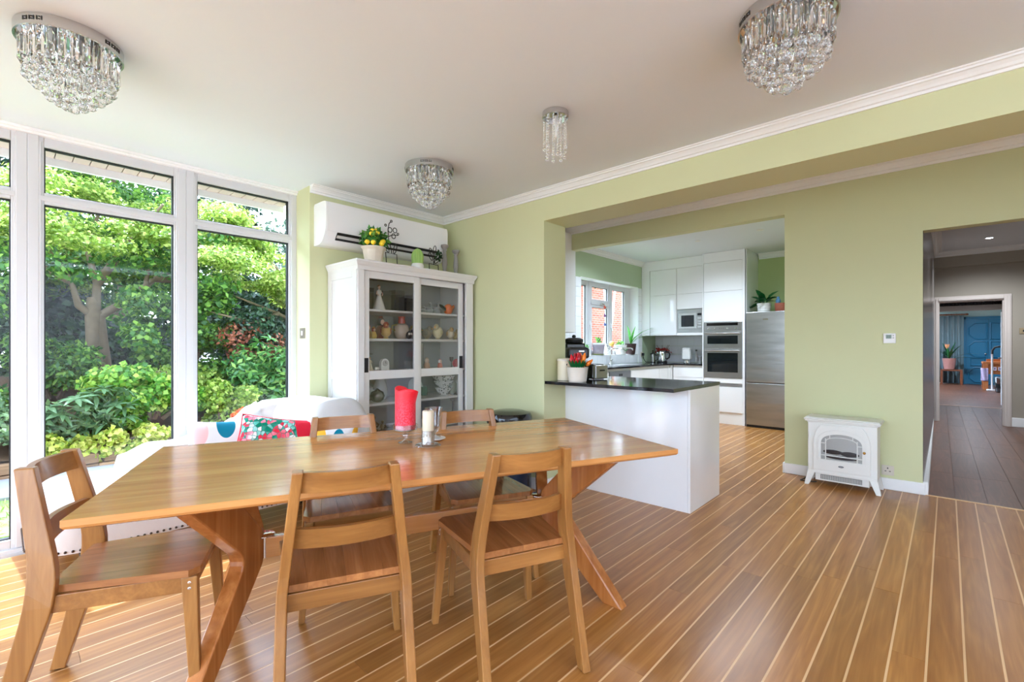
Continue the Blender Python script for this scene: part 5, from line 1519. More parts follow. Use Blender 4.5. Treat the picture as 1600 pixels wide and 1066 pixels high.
o = sill('flower_vase', 'white spotted vase on the window sill by the tap', 'vase', 6.86); MB().lathe([(.04, 0), (.06, .03), (.055, .10), (.03, .15), (.035, .19), (.03, .19), (.001, .16)], (0, 0, 0), 20).build('body', chp.m, o, smooth=50)
o = sill('bee_ornament', 'yellow and black round ornament on a stick above the tap', 'ornament', 7.02); MB().tube([(0, 0, 0), (0, 0, .15)], .006, 6).build('stick', M('brown_stem', None), o); MB().ell((0, 0, .185), (.045, .045, .045)).build('ball', M('yellow_ball', (228, 190, 90), .5, vary=.25, nscale=30), o, smooth=60)
o = sill('white_planter', 'white planter with a green garland beside the orchid', 'pot', 7.31); lpot(o, 0.115, 0.17, china); MB().tube([(-.10, -.075, .12), (-.05, -.105, .08), (0, -.112, .065), (.05, -.105, .08), (.10, -.07, .12)], .006, 6).build('garland', M('garland_green', (70, 130, 70), .5), o); P_, N_ = shell(40, (0, 0, .19), (.08, .08, .05), .3); scatter_leaves(P_, N_, .05, .03, 'foliage', lemon_leaf, o)
o = sill('orchid', 'orchid with long arching leaves in a dark pot on the window sill', 'plant', 7.60, 4.08); lpot(o, 0.10, 0.19, M('dark_pot', (58, 38, 34), .5, vary=.3, nscale=30))
om = leaf_mat('orchid_leaf', [(0.2, (44, 120, 40)), (0.8, (120, 196, 70))], .2, .3)
for (a, el, L, wd, cu) in ((200, 68, .46, .05, .55), (215, 50, .40, .045, .5), (325, 70, .50, .055, .8), (312, 58, .48, .05, .9), (300, 62, .44, .05, .7), (240, 75, .36, .04, .2), (280, 70, .30, .05, .5)):
    link('leaf', leaf_mesh(L, wd, name='leaf', mat=om, curl=cu), o, loc=(0, 0, .17), rot=(R(el), 0, R(a - 90)))
# far worktop
W0 = 0.9505
def top_(name, label, cat, x, y, rz=0): return thing(name, label, cat, (x, y, W0), rz)
o = top_('kettle', 'shiny steel kettle with black handle by the red berries', 'kettle', 8.18, 3.755)
MB().lathe([(.085, .02), (.088, .03), (.075, .16), (.066, .20), (.05, .215), (.001, .22)], (0, 0, 0), 28).build('body', chrome, o, smooth=40)
MB().lathe([(.09, 0), (.09, .018), (.07, .022)], (0, 0, 0), 24).build('base', black_matt, o)
MB().tube([(.0, -.06, .20), (0, -.12, .195), (0, -.145, .15), (0, -.13, .09), (0, -.08, .06)], .013, 9).build('handle', black_matt, o, smooth=60)
MB().tube([(0, .06, .15), (0, .10, .19)], [.022, .012], 9).build('spout', chrome, o, smooth=60)
o = top_('coffee_press', 'small glass coffee press with black frame next to the kettle', 'coffee press', 8.10, 3.90)
MB().lathe([(.045, .01), (.045, .15), (.043, .15), (.043, .014), (.001, .012)], (0, 0, 0), 20, cap=False).build('beaker', clear_glass, o, smooth=40)
MB().lathe([(.05, 0), (.05, .012)], (0, 0, 0), 20).lathe([(.048, .15), (.05, .16), (.02, .175), (.006, .18), (.006, .21), (.012, .215), (.002, .225)], (0, 0, 0), 20).tube([(0, -.048, .14), (0, -.09, .13), (0, -.09, .05), (0, -.048, .03)], .008, 8).build('frame', black_gloss, o, smooth=40)
o = top_('berry_spray', 'bunch of red berries in a dark jar behind the kettle', 'plant', 8.38, 3.84)
lpot(o, .06, .12, black_gloss, 'jar')
m = MB()
for k in range(150):
    d = Vector((RNG.normal(), RNG.normal(), abs(RNG.normal()) * .8)).normalized(); rr = RNG.uniform(.4, 1)
    m.ell((d.x * .15 * rr * .7, d.y * .17 * rr, .17 + d.z * .13 * rr), (.011, .011, .011), 6, 4)
m.build('berries', M('berry_red', (170, 36, 30), .5, vary=.3, nscale=30), o, smooth=60)
m = MB()
for k in range(14):
    a = k * 2.4; m.tube([(0, 0, .1), (.09 * math.cos(a), .13 * math.sin(a), .2 + .06 * (k % 3))], .003, 5)
m.build('stems', M('brown_stem', None), o)
o = top_('water_filter_jug', 'white upright jug with a clear base by the wall socket', 'jug', 8.22, 3.31)
MB().box(-.06, .06, -.075, .075, .055, .27).build('body', china, o, bevel=.025, seg=3)
MB().lathe([(.06, 0), (.065, .005), (.06, .05), (.03, .055)], (0, 0, 0), 20).build('base', chrome, o, smooth=40)
o = top_('glass_bottle', 'slim clear bottle with a dark stopper beside the white jug', 'bottle', 8.24, 3.155)
MB().lathe([(.03, 0), (.032, .01), (.032, .15), (.018, .19), (.016, .215)], (0, 0, 0), 18).build('bottle_body', clear_glass, o, smooth=40)
MB().lathe([(.017, .215), (.017, .235)], (0, 0, 0), 14).build('stopper', black_matt, o)
for (y, lb) in ((3.085, 'clear tumbler nearest the glass bottle'), (3.005, 'clear tumbler against the oven housing')):
    o = top_('tumbler', lb, 'glass', 8.22, y)
    MB().lathe([(.026, 0), (.032, .12), (.030, .12), (.0245, .008), (.001, .008)], (0, 0, 0), 18, cap=False).build('glass_body', clear_glass, o, smooth=40)
def socket(name, label, loc, rz, double=False):
    o = thing(name, label, 'socket', loc, rz)
    MB().box(-.043, .043, -.008, 0, 0, .086).build('plate', M('socket_plate', (206, 198, 184), .35), o, bevel=.003)
    h = MB().cbox((0, -.009, .062), (.008, .003, .012)).cbox((-.015, -.009, .036), (.012, .003, .006)).cbox((.015, -.009, .036), (.012, .003, .006))
    h.build('pin_holes', black_matt, o)
    return o
s_ = socket('wall_socket', 'double white socket on the tiles with a plug by the white jug', (8.507, 3.41, 1.10), R(-90))
s_ = socket('wall_socket', 'white socket with a black plug in the corner by the window', (7.935, 4.037, 1.06), 0)
pl = thing('plug', 'black plug and cable in the corner socket', 'plug', (7.935, 4.028, 1.10))
MB().box(-.025, .025, -.035, 0, -.025, .025).build('plug_body', black_matt, pl, bevel=.006)
MB().tube([(0, -.02, -.02), (.01, -.03, -.09), (.03, -.06, -.14), (.09, -.12, -.142)], .005, 7).build('cable', black_matt, pl, smooth=60)
for (x, y, lb) in ((6.85, 2.6, 'small recessed spotlight in the kitchen ceiling near the oven housing'), (6.75, 1.75, 'small recessed spotlight in the kitchen ceiling near the fridge'),
                   (6.0, 3.2, 'unseen spotlight added over the kitchen sink side'), (5.9, 1.9, 'unseen spotlight added just behind the green lintel')):
    o = thing('ceiling_spot', lb, 'ceiling light', (x, y, 2.78))
    MB().lathe([(.045, 0), (.045, -.006), (.03, -.006), (.028, -.001)], (0, 0, 0), 24, cap=False).build('ring', white_paint, o, smooth=40)
    MB().lathe([(.029, -.002), (.001, -.003)], (0, 0, 0), 20).build('lens', bulb_m, o)
    ld = bpy.data.lights.new('kitchen_fill', 'SPOT'); ld.energy = 58; ld.specular_factor = 0.15; ld.spot_size = R(160); ld.spot_blend = 1.0; ld.shadow_soft_size = .06; ld.color = (1, .97, .93)
    lo = bpy.data.objects.new('kitchen_fill', ld); COL.objects.link(lo); lo.parent = o; lo.location = (0, 0, -.02)  # light added at the spots to fill the kitchen; visible ones look unlit

# ------------------------------------------------------------------ electric stove by the wall
st = thing('electric_stove', 'white electric stove heater with an arched glass door against the green wall', 'heater', (4.955, 0.637, 0))
sw_ = M('stove_white', (228, 228, 222), 0.35, vary=0.008)
HW = 0.250
MB().box(0.0, 0.245, -HW, HW, 0.11, 0.565).build('body', sw_, st, bevel=0.004)
m = MB()
for (e, za, zb) in ((0.006, 0.565, 0.575), (0.020, 0.575, 0.588), (0.028, 0.588, 0.602), (0.018, 0.602, 0.612)):
    m.box(-e, 0.25, -HW - e, HW + e, za, zb)
m.build('top', sw_, st, bevel=0.004)
lgp = MB()
for (sx, sy) in ((0, 1), (0, -1), (1, 1), (1, -1)):
    m = MB()
    x0 = -0.004 if sx == 0 else 0.215
    yo = HW * sy
    m.add([(x0, yo - sy * .055, 0.115), (x0, yo + sy * .004, 0.115), (x0 + .03, yo + sy * .004, 0.115), (x0 + .03, yo - sy * .055, 0.115),
           (x0 - .012 * (1 - sx), yo - sy * .008, 0.0), (x0 - .012 * (1 - sx), yo + sy * .026, 0.0), (x0 + .018, yo + sy * .026, 0.0), (x0 + .018, yo - sy * .008, 0.0)],
          [(0, 3, 2, 1), (4, 5, 6, 7), (0, 1, 5, 4), (1, 2, 6, 5), (2, 3, 7, 6), (3, 0, 4, 7)])
    m.build('leg', sw_, st, bevel=0.003)
for y in (-HW + .012, HW - .012): pass
# door with an arched opening
def arch(hw, z0, zs, zt, n=10):
    o = [(-hw, z0), (hw, z0), (hw, zs)]
    for i in range(1, n):
        a = PI * i / n
        o.append((hw * math.cos(a), zs + (zt - zs) * math.sin(a) ** 0.8))
    return o + [(-hw, zs)]
outer = arch(0.148, 0.245, 0.385, 0.475, 16); 
def ringprism(out, inn, x0, x1):
    n = len(out); m = MB()
    for x in (x0, x1):
        m.v += [(x, y, z) for y, z in out]; m.v += [(x, y, z) for y, z in inn]
    for i in range(n):
        j = (i + 1) % n
        m.f += [(i, j, n + j, n + i), (2 * n + i, 3 * n + i, 3 * n + j, 2 * n + j), (i, 2 * n + i, 2 * n + j, j), (n + i, n + j, 3 * n + j, 3 * n + i)]
    return m
big = arch(0.178, 0.235, 0.385, 0.515, 16)
rect = [(-0.205, 0.150), (0.205, 0.150), (0.205, 0.385)] + [(0.205 * math.cos(PI * i / 16), 0.385 + 0.165 * min(1, 1.5 * math.sin(PI * i / 16))) for i in range(1, 16)] + [(-0.205, 0.385)]
dr = ringprism(rect, outer, -0.016, 0.001).build('door', sw_, st, bevel=0.002)
ringprism(big, arch(0.166, 0.238, 0.385, 0.503, 16), -0.021, -0.014).build('door_moulding', sw_, dr, bevel=0.002)
MB().prism(outer, 0, -0.004, -0.002).build('glass', pane_mat('stove_glass', 0.85, gain=0.6), dr)
MB().prism(outer, 0, 0.002, 0.0025).build('firebox_back', M('smoky_screen', (98, 94, 92), 0.5, vary=0.8, nscale=6), st)
bars = MB().box(-0.012, -0.004, -0.118, -0.110, 0.245, 0.43).box(-0.012, -0.004, 0.110, 0.118, 0.245, 0.43).box(-0.012, -0.004, -0.148, 0.148, 0.278, 0.286)
bars.box(-0.012, -0.004, -0.148, -0.110, 0.385, 0.392).box(-0.012, -0.004, 0.110, 0.148, 0.385, 0.392)
bars.tube([(-0.008, 0.114, 0.40)] + [(-0.008, 0.114 * math.cos(PI * i / 10), 0.405 + 0.042 * math.sin(PI * i / 10)) for i in range(1, 10)] + [(-0.008, -0.114, 0.40)], 0.004, 6)
bars.box(-0.012, -0.004, -0.086, -0.080, 0.43, 0.468).box(-0.012, -0.004, 0.080, 0.086, 0.43, 0.468)
bars.build('glazing_bars', sw_, dr)
fireb = M('charred_log', (52, 42, 40), 0.8, vary=0.4, nscale=30, bump=0.5)
MB().ell((-0.001, -0.06, 0.31), (0.003, 0.07, 0.022)).ell((-0.001, 0.06, 0.315), (0.003, 0.075, 0.02)).ell((-0.001, 0.0, 0.272), (0.003, 0.12, 0.018)).build('fake_logs', fireb, st, smooth=60)
k_ = MB().lathe([(0.006, 0), (0.005, 0.01), (0.011, 0.016), (0.011, 0.024), (0.004, 0.03)], (0, 0, 0), 14)
MB().add([(-0.016 - v[2], -0.165 + v[0], 0.345 + v[1]) for v in k_.v], k_.f).build('knob', brass, dr, smooth=50)
q = [(0.020 * math.cos(2 * PI * i / 20), 0.197 + 0.008 * math.sin(2 * PI * i / 20)) for i in range(20)]
bd = MB().prism(q, 0, -0.0185, -0.0155).build('badge', black_gloss, dr)
q = [(0.015 * math.cos(2 * PI * i / 20), 0.197 + 0.0035 * math.sin(2 * PI * i / 20)) for i in range(20)]
MB().prism(q, 0, -0.0192, -0.0183).build('badge_plate', M('finger_rail', None), bd)
MB().box(-0.006, 0.0, -HW, HW, 0.112, 0.132).build('rail', sw_, st, bevel=0.002)
ht = MB().box(0.015, 0.20, -0.195, 0.195, 0.048, 0.112).build('heater_tray', sw_, st, bevel=0.003)
g = MB().box(0.012, 0.016, -0.145, 0.155, 0.062, 0.102).build('grille', M('dark_grille', (70, 70, 72), 0.4), ht)
m = MB()
for i in range(40): m.box(0.009, 0.013, -0.142 + 0.0074 * i, -0.139 + 0.0074 * i, 0.064, 0.100)
stuff(m.build('grille_bars', sw_, ht))
hg = MB().tube([(-0.006, HW - .012, 0.14), (-0.006, HW - .012, 0.19)], .005, 7).tube([(-0.006, HW - .012, .42), (-0.006, HW - .012, .47)], .005, 7).build('hinge', sw_, st)
MB().tube([(0.18, HW + .01, 0.06), (0.12, HW + .05, .012), (0.06, HW + .07, .008), (0.05, HW + .03, .008), (0.10, HW - .05, .008)], 0.005, 7).build('cable', black_matt, st, smooth=60)
socket('wall_socket', 'cream wall socket low on the green wall beside the stove', (5.235, 0.338, 0.123), R(-90))
th = thing('thermostat', 'small white thermostat with a grey display on the green wall', 'thermostat', (5.235, 0.325, 1.275))
MB().box(-0.022, 0, -0.043, 0.043, 0, 0.086).build('case', white_paint, th, bevel=0.004)
MB().box(-0.0235, -0.0215, -0.014, 0.025, 0.040, 0.074).build('display', M('lcd', (120, 138, 122), 0.2), th)
for k, (y, ) in enumerate(((0.012,), (0.000,))):
    MB().box(-0.0242, -0.0234, y - .004, y + .004, 0.048, 0.050).box(-0.0242, -0.0234, y - .004, y + .004, 0.064, 0.066).box(-0.0242, -0.0234, y - .004, y + .004, 0.056, 0.058).box(-0.0242, -0.0234, y - .004, y - .0025, 0.049, 0.065).build('digit', black_matt, th)
for z in (0.046, 0.066): MB().box(-0.024, -0.021, -0.031, -0.021, z - .005, z + .005).build('button', M('finger_rail', None), th, bevel=.001)
# bin
bn = thing('pedal_bin', 'black domed pedal bin with a dark blue body against the green wall', 'bin', (2.935, 2.715, 0.0))
MB().lathe([(0.185, 0.02), (0.19, 0.04), (0.19, 0.60), (0.188, 0.605)], (0, 0, 0), 40).build('body', M('navy_gloss', (34, 48, 74), 0.12, 0.3), bn, smooth=40)
MB().lathe([(0.193, 0.605), (0.195, 0.612), (0.195, 0.655), (0.180, 0.685), (0.12, 0.702), (0.06, 0.706), (0.001, 0.706)], (0, 0, 0), 40).build('lid', black_gloss, bn, smooth=40)
MB().lathe([(0.192, 0), (0.195, 0.004), (0.195, 0.03), (0.185, 0.035)], (0, 0, 0), 36).build('base', black_matt, bn, smooth=40)
MB().box(-0.235, -0.17, -0.05, 0.05, 0.008, 0.02).build('pedal', black_matt, bn, bevel=0.004)
# ------------------------------------------------------------------ hall and the far room
sp_ = thing('hall_spotlight', 'lit recessed spotlight in the hall ceiling', 'ceiling light', (9.55, -0.52, 2.80))
MB().lathe([(.055, 0), (.055, -.006), (.04, -.006), (.038, -.001)], (0, 0, 0), 28, cap=False).build('ring', white_paint, sp_, smooth=40)
em = NT('lamp_glow'); em.set((1, .95, .86, 1), .5, **{'Emission Color': (1, .93, .82, 1), 'Emission Strength': 14.0})
MB().lathe([(.038, -.003), (.001, -.0035)], (0, 0, 0), 24).build('lens', em.m, sp_)
ld = bpy.data.lights.new('hall_lamp_and_fill', 'SPOT'); ld.energy = 130; ld.specular_factor = .1; ld.spot_size = R(150); ld.spot_blend = 1.0; ld.shadow_soft_size = .04; ld.color = (1, .9, .78)
lo = bpy.data.objects.new('hall_lamp_and_fill', ld); COL.objects.link(lo); lo.parent = sp_; lo.location = (0, 0, -.02)
ld = bpy.data.lights.new('hall_lamp_and_fill', 'SPOT'); ld.energy = 100; ld.specular_factor = 0.05; ld.spot_size = R(150); ld.spot_blend = 1.0; ld.shadow_soft_size = .04; ld.color = (1, .9, .78)
lo = bpy.data.objects.new('hall_lamp_and_fill', ld); COL.objects.link(lo); lo.location = (7.0, -.9, 2.79)  # second hall light is an unseen fill, added without a fitting
for (x, y, e) in ((12.1, -.6, 45), (16.0, -.6, 130), (19.5, -.6, 130)):  # unseen lights added to brighten the lobby and far room, no fittings
    ld = bpy.data.lights.new('unseen_fill', 'SPOT'); ld.energy = e; ld.spot_size = R(165); ld.spot_blend = 1.0; ld.shadow_soft_size = .1; ld.specular_factor = .2; ld.color = (1, .95, .88)
    lo = bpy.data.objects.new('unseen_fill', ld); COL.objects.link(lo); lo.location = (x, y, 2.40 if x < 13 else 2.70)
hsw = thing('light_switch', 'brass double light switch on the grey wall beside the hall doorway', 'switch', (10.6, -0.975, 1.44))
MB().box(-.008, 0, -.075, .075, 0, .09)  .build('plate', M('aged_brass', (170, 150, 116), .35, .8), hsw, bevel=.002)
for y in (-.03, .03): MB().box(-.018, -.008, y - .008, y + .008, .03, .06).build('toggle', black_matt, hsw)
# blue double doors
blue = M('blue_door_paint', (56, 116, 154), 0.4, vary=0.02)
bd_ = thing('double_door', 'blue panelled double doors at the end of the far room', 'door', (21.46, -1.15, 0))
for s in (-1, 1):
    d = MB().box(-.02, .03, min(0, s * .525) + .002, max(0, s * .525) - .002, 0.01, 2.13).build('door_leaf', blue, bd_)
    def bead_(y0, y1, z0, z1, cut=0.10, inner=False):
        # moulding with two cut corners
        yo, yi = (y1, y0) if s > 0 else (y0, y1)
        sg = 1 if s > 0 else -1
        p = [(yi, z0), (yo - sg * cut, z0), (yo, z0 + cut), (yo, z1 - cut), (yo - sg * cut, z1), (yi, z1)]
        m = MB().tube([(-.022, y, z) for y, z in p], .026, 5, True)
        m.build('moulding', blue, d)
    a, b = (.04, .46) if s > 0 else (-.46, -.04)
    bead_(a, b, 1.48, 2.0, .14); bead_(a, b, .90, 1.40, .14); bead_(a, b, .08, .56, .14)
    m = MB().tube([(-.022, y, z) for y, z in ((a + .05, .62), (b - .05, .62), (b - .05, .86), (a + .05, .86))], .026, 5, True); m.build('moulding', blue, d)
    MB().ell((-.06, s * .07, 1.0), (.03, .03, .03)).tube([(-.02, s * .07, 1.0), (-.05, s * .07, 1.0)], .01, 7).build('knob', chrome, d, smooth=60)
fr = MB().box(21.44, 21.5, -1.76, -1.68, 0, 2.21).box(21.44, 21.5, -.625, -.545, 0, 2.21).box(21.44, 21.5, -1.76, -.545, 2.135, 2.21)
struct('door_3', fr, blue)
base('baseboard_far_room', 21.47, 21.501, -.545, 2.1, 0.14)
cu = thing('curtain', 'grey blue pleated curtain hanging from a wooden pole', 'curtain', (21.28, -.20, 0))
def pleat(u, v):
    y = 0.36 - 0.72 * u
    a = 2 * PI * 5.5 * u
    k = 0.055 * (0.55 + 0.45 * (1 - v))
    return (k * math.sin(a), y + .012 * math.cos(a), 0.03 + 2.22 * v)
o = MB().grid(pleat, 110, 8).build('fabric', M('grey_blue_cloth', (118, 138, 146), 0.9, vary=0.03), cu, smooth=80)
md = o.modifiers.new('thick', 'SOLIDIFY'); md.thickness = .008
po = thing('curtain_pole', 'dark wooden curtain pole with a round finial', 'pole', (21.28, -.20, 2.29))
MB().tube([(0, -.41, 0), (0, .9, 0)], .022, 10).build('pole', M('dark_wood', (110, 66, 42), .4), po, smooth=60)
MB().ell((0, -.44, 0), (.035, .045, .035)).build('finial', M('dark_wood', None), po, smooth=60)
for i in range(6): MB().tube([(.03 * math.cos(a * PI / 5), .30 - .125 * i, .03 * math.sin(a * PI / 5)) for a in range(10)], .005, 5, True).build('ring', M('dark_wood', None), po)
bnw = wood('bench_wood', (140, 84, 52), (96, 54, 34), .35, 1)
pb = thing('plant_table', 'low dark wooden table under the plant in the far room', 'table', (21.0, -.26, 0))
MB().box(-.16, .16, -.27, .25, .44, .49).build('tabletop', bnw, pb, bevel=.004)
for sx in (-1, 1):
    for sy in (-.245, .225): MB().box(sx * .13 - .03, sx * .13 + .03, sy - .03, sy + .03, 0, .44).build('leg', bnw, pb, bevel=.003)
pp = thing('potted_plant', 'long-leaved plant with an orange flower in a pinkish ribbed pot', 'plant', (21.0, -.22, .4905))
MB().lathe([(.11, 0), (.13, .01), (.17, .33), (.175, .36), (.16, .36), (.001, .32)], (0, 0, 0), 26).build('pot', M('pink_pot', (176, 128, 120), .5, vary=.08, nscale=20), pp, smooth=40)
for (a, el, L, cu_) in ((90, 40, .62, .6), (110, 60, .5, .4), (270, 22, .66, .35), (265, 40, .70, .5), (60, 75, .6, .1), (240, 70, .6, .3), (190, 60, .5, .4), (130, 80, .5, 0), (300, 78, .6, .1), (20, 60, .5, .5)):
    link('leaf', leaf_mesh(L, .10, name='leaf', mat=pm, curl=cu_), pp, loc=(0, 0, .33), rot=(R(el), 0, R(a - 90)))
MB().tube([(0, .02, .33), (-.02, .05, .70)], .012, 7).build('flower_stem', M('garland_green', None), pp)
fl_ = MB()
for k in range(6): fl_.tube([(-.02, .05, .68), (-.02 + .03 * math.cos(k), .05 + .03 * math.sin(k), .76), (-.02 + .06 * math.cos(k), .05 + .06 * math.sin(k), .83)], [.02, .03, .004], 6)
fl_.build('flower', M('peach_flower', (226, 160, 110), .5), pp, smooth=60)
ct = thing('wooden_counter', 'orange wooden counter half hidden by the white door', 'counter', (19.3, -1.30, 0))
cwd = wood('counter_wood', (206, 134, 76), (160, 92, 46), .35, 1)
MB().box(-.35, .35, -.40, .40, .74, .80).build('countertop', cwd, ct, bevel=.004)
for (x, y) in ((-.30, .34), (.30, .34), (-.30, -.34), (.30, -.34)): MB().box(x - .05, x + .05, y - .05, y + .05, 0, .74).build('leg', cwd, ct, bevel=.003)
MB().box(-.28, -.26, -.3, .3, .45, .74).build('apron', cwd, ct)
MB().box(.2, .3, -.3, .3, .80, .87).build('back_rail', cwd, ct)
tw = thing('tea_towel', 'white and lilac patterned towel hanging at the counter corner', 'towel', (18.93, -.93, .26))
def tow(u, v): return (.02 * math.sin(9 * u + 2 * v), .07 - .15 * u, .36 * v)
o = MB().grid(tow, 14, 10).build('cloth', M('lilac_print', (198, 186, 220), .9, vary=.35, nscale=22), tw, smooth=70); md = o.modifiers.new('thick', 'SOLIDIFY'); md.thickness = .012
for k, (y, lb) in enumerate(((-1.14, 'small pale picture tile on the counter front beside the white pole'), (-1.24, 'small pale picture tile with a purple spot on the counter front'), (-1.33, 'small pale picture tile nearest the white door'))):
    o = thing('picture_tile', lb, 'picture', (18.98, y, .56)); MB().box(-.012, 0, -.035, .035, 0, .10).build('tile_body', M('picture_card', (226, 214, 226), .5), o); MB().box(-.014, -.011, -.014, .014, .03, .07).build('picture_motif', M('purple_spot', (120, 96, 150), .5), o)
sv = thing('stick_vacuum', 'white upright stick vacuum with a black bent hose', 'vacuum cleaner', (18.6, -1.065, 0))
MB().box(-.08, .08, -.13, .11, 0, .05).build('floor_head', M('vac_white', (220, 216, 216), .4), sv, bevel=.015)
MB().tube([(0, .0, .05), (0, 0, 1.05)], .022, 9).build('tube', M('vac_white', None), sv, smooth=60)
MB().tube([(0, 0, 1.03), (0, -.005, 1.13), (0, -.05, 1.21), (0, -.14, 1.235), (0, -.34, 1.24)], .026, 9).build('hose', black_matt, sv, smooth=60)
kb = thing('waste_bin', 'black bin on the floor beside the wooden counter', 'bin', (18.2, -1.27, 0))
MB().lathe([(.15, 0), (.17, .02), (.19, .40), (.18, .42), (.001, .44)], (0, 0, 0), 26).build('bin_body', black_gloss, kb, smooth=40)
dl = thing('open_door', 'white door standing open at the second hall doorway', 'door', (13.66, -.965, 0))
MB().box(0, .62, -.02, .02, .01, 1.97).build('door_leaf', white_paint, dl, bevel=.003)
for z in (.3, 1.0, 1.7): MB().box(.61, .626, -.03, .024, z - .05, z + .05).build('hinge', chrome, dl)
MB().tube([(.55, .02, 1.0), (.55, .06, 1.0), (.45, .06, 1.0)], .01, 8).build('handle', chrome, dl)

# ------------------------------------------------------------------ garden
struct('ground', boxes((-30, 45, 2.5, 40, -0.40, -0.13)), M('soil', (96, 74, 54), .9, vary=.3, nscale=3))
struct('ground_bounce', boxes((6.3, 30, 4.3, 12, -0.2, -0.11), (-30, -3.4, -30, 2.5, -0.40, -0.13), (-3.4, 45, -30, -2.95, -0.40, -0.13)), M('pale_bounce', (190, 182, 170), .8, vary=.1, nscale=2))  # pale ground added out of view to bounce sunlight onto the brick wall
struct('ground_gravel', boxes((-14, 6.2, 4.2, 4.75, -0.2, -0.10)), M('pale_gravel', (222, 212, 200), .9, vary=.15, nscale=40))  # pale base added under the stones to bounce light up to the soffit
struct('patio', boxes((-14, 9, 5.85, 6.75, -0.2, -0.035)), M('grey_paving', (150, 150, 154), .8, vary=.08, nscale=4))
gr = MB().box(-14, 9, 4.75, 5.85, -0.2, -0.06).build('lawn', M('lawn_base', (120, 150, 70), .9, vary=.2, nscale=30))
gr['kind'] = 'structure'
grass_m = leaf_mat('grass_blade', [(0.2, (120, 160, 60)), (0.6, (170, 196, 96)), (0.9, (206, 214, 130))], .4)
P_ = np.stack([RNG.uniform(-1.2, 1.2, 2600), RNG.uniform(4.76, 5.84, 2600), np.full(2600, -.06)], 1)
g_ = scatter_leaves(P_, np.tile((0, -1, .2), (2600, 1)), .05, .008, 'grass', grass_m, None, .5)
g_['label'] = 'short sunlit grass of the little lawn outside the window'; g_['category'] = 'grass'
# stones by the glass
stone_m = M('pale_stone', (212, 200, 186), .8, vary=.15, nscale=9, bump=.4, bscale=30)
sgrp = 'pale stones edging the house'
bst = [MB().ell((0, 0, 0), (1, .8, .6), 9, 6).mesh('stone', stone_m, 70) for _ in range(1)]
gb = MB()
for i in range(150):
    x, y = prn.uniform(-1.2, 1.2), prn.uniform(4.25, 4.72)
    r = prn.uniform(.02, .05)
    gb.ell((x, y, -.10 + r * .5), (r, r * prn.uniform(.6, 1), r * .7), 7, 5)
o = gb.build('gravel', stone_m, None, smooth=70); tag(o, 'band of pale stones between the glass and the lawn', 'gravel', None, 'stuff')
# raised bed with rough stone edging
bank = MB()
def bk_(u, v):
    x = -8 + 14.2 * u
    y = 6.75 + 6.5 * v
    return (x, y, 0.10 + (0.72 * min(1, v * 2.6)) + .04 * math.sin(3 * x + 5 * y))
bank.grid(bk_, 60, 24)
struct('ground_bank', bank.build('ground_bank', M('soil', None), None, smooth=80), None)
edge_wall = thing('stone_edging', 'rough brown stone edging of the raised garden bed', 'wall', (0, 6.68, -.12))
st_m = wood('rough_stone', (176, 140, 104), (112, 86, 64), .85, 0, .6, .4)
x = -3.0
while x < 5.5:
    L = prn.uniform(.14, .36)
    for (z, h) in ((0, .12), (.12, .11)):
        xo = x + prn.uniform(-.03, .03)
        MB().box(0, L - .012, prn.uniform(-.03, .0), .14, 0, h - .008).build('stone', st_m, edge_wall, bevel=.012, seg=2, loc=(xo, 0, z))
    x += L

def blob(n, centers, lo=.7):
    P, N = [], []
    per = max(1, n // len(centers))
    for c, r in centers:
        a, b = shell(per, c, r, lo)
        P.append(a); N.append(b)
    return np.concatenate(P), np.concatenate(N)
def shrub(name, label, loc, centers, n, L, wd, mat, stem=True, jitter=.6, cat='shrub', lo=.7):
    o = thing(name, label, cat, loc)
    P, N = blob(n, centers, lo)
    N[:, 2] = np.abs(N[:, 2]) * .6 + .35
    scatter_leaves(P, N, L, wd, 'foliage', mat, o, jitter)
    if stem:
        m = MB()
        for c, r in centers[:6]:
            m.tube([(c[0] * .3, c[1] * .3, 0), (c[0] * .7, c[1] * .7, c[2] * .5), tuple(c)], [.03, .02, .01], 6)
        m.build('stem', M('bark_brown', (96, 78, 62), .9, vary=.3, nscale=20), o)
    return o
lime = leaf_mat('lime_leaf', [(0.15, (88, 116, 26)), (0.5, (152, 178, 56)), (0.85, (222, 226, 124))], .45)
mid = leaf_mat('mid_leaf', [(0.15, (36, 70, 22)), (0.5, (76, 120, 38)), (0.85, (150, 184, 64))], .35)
dark = leaf_mat('deep_leaf', [(0.15, (20, 40, 26)), (0.5, (42, 70, 44)), (0.85, (90, 116, 76))], .2, .35)
rhodo = leaf_mat('rhododendron_leaf', [(0.15, (60, 84, 56)), (0.5, (98, 126, 84)), (0.85, (160, 182, 122))], .15, .25)
laurel = leaf_mat('laurel_leaf', [(0.15, (46, 86, 52)), (0.5, (88, 132, 66)), (0.9, (166, 196, 96))], .2, .25)
ivy = leaf_mat('yellow_ivy', [(0.15, (110, 140, 40)), (0.5, (196, 204, 70)), (0.85, (240, 232, 140))], .4)
rust = leaf_mat('rust_leaf', [(0.15, (120, 60, 46)), (0.5, (150, 84, 60)), (0.85, (190, 120, 84))], .3)
grey = leaf_mat('grey_green_leaf', [(0.15, (80, 104, 84)), (0.5, (128, 150, 120)), (0.85, (196, 208, 180))], .3)
bark = M('maple_bark', (122, 104, 80), .85, vary=.3, nscale=14, bump=.6, bscale=26)
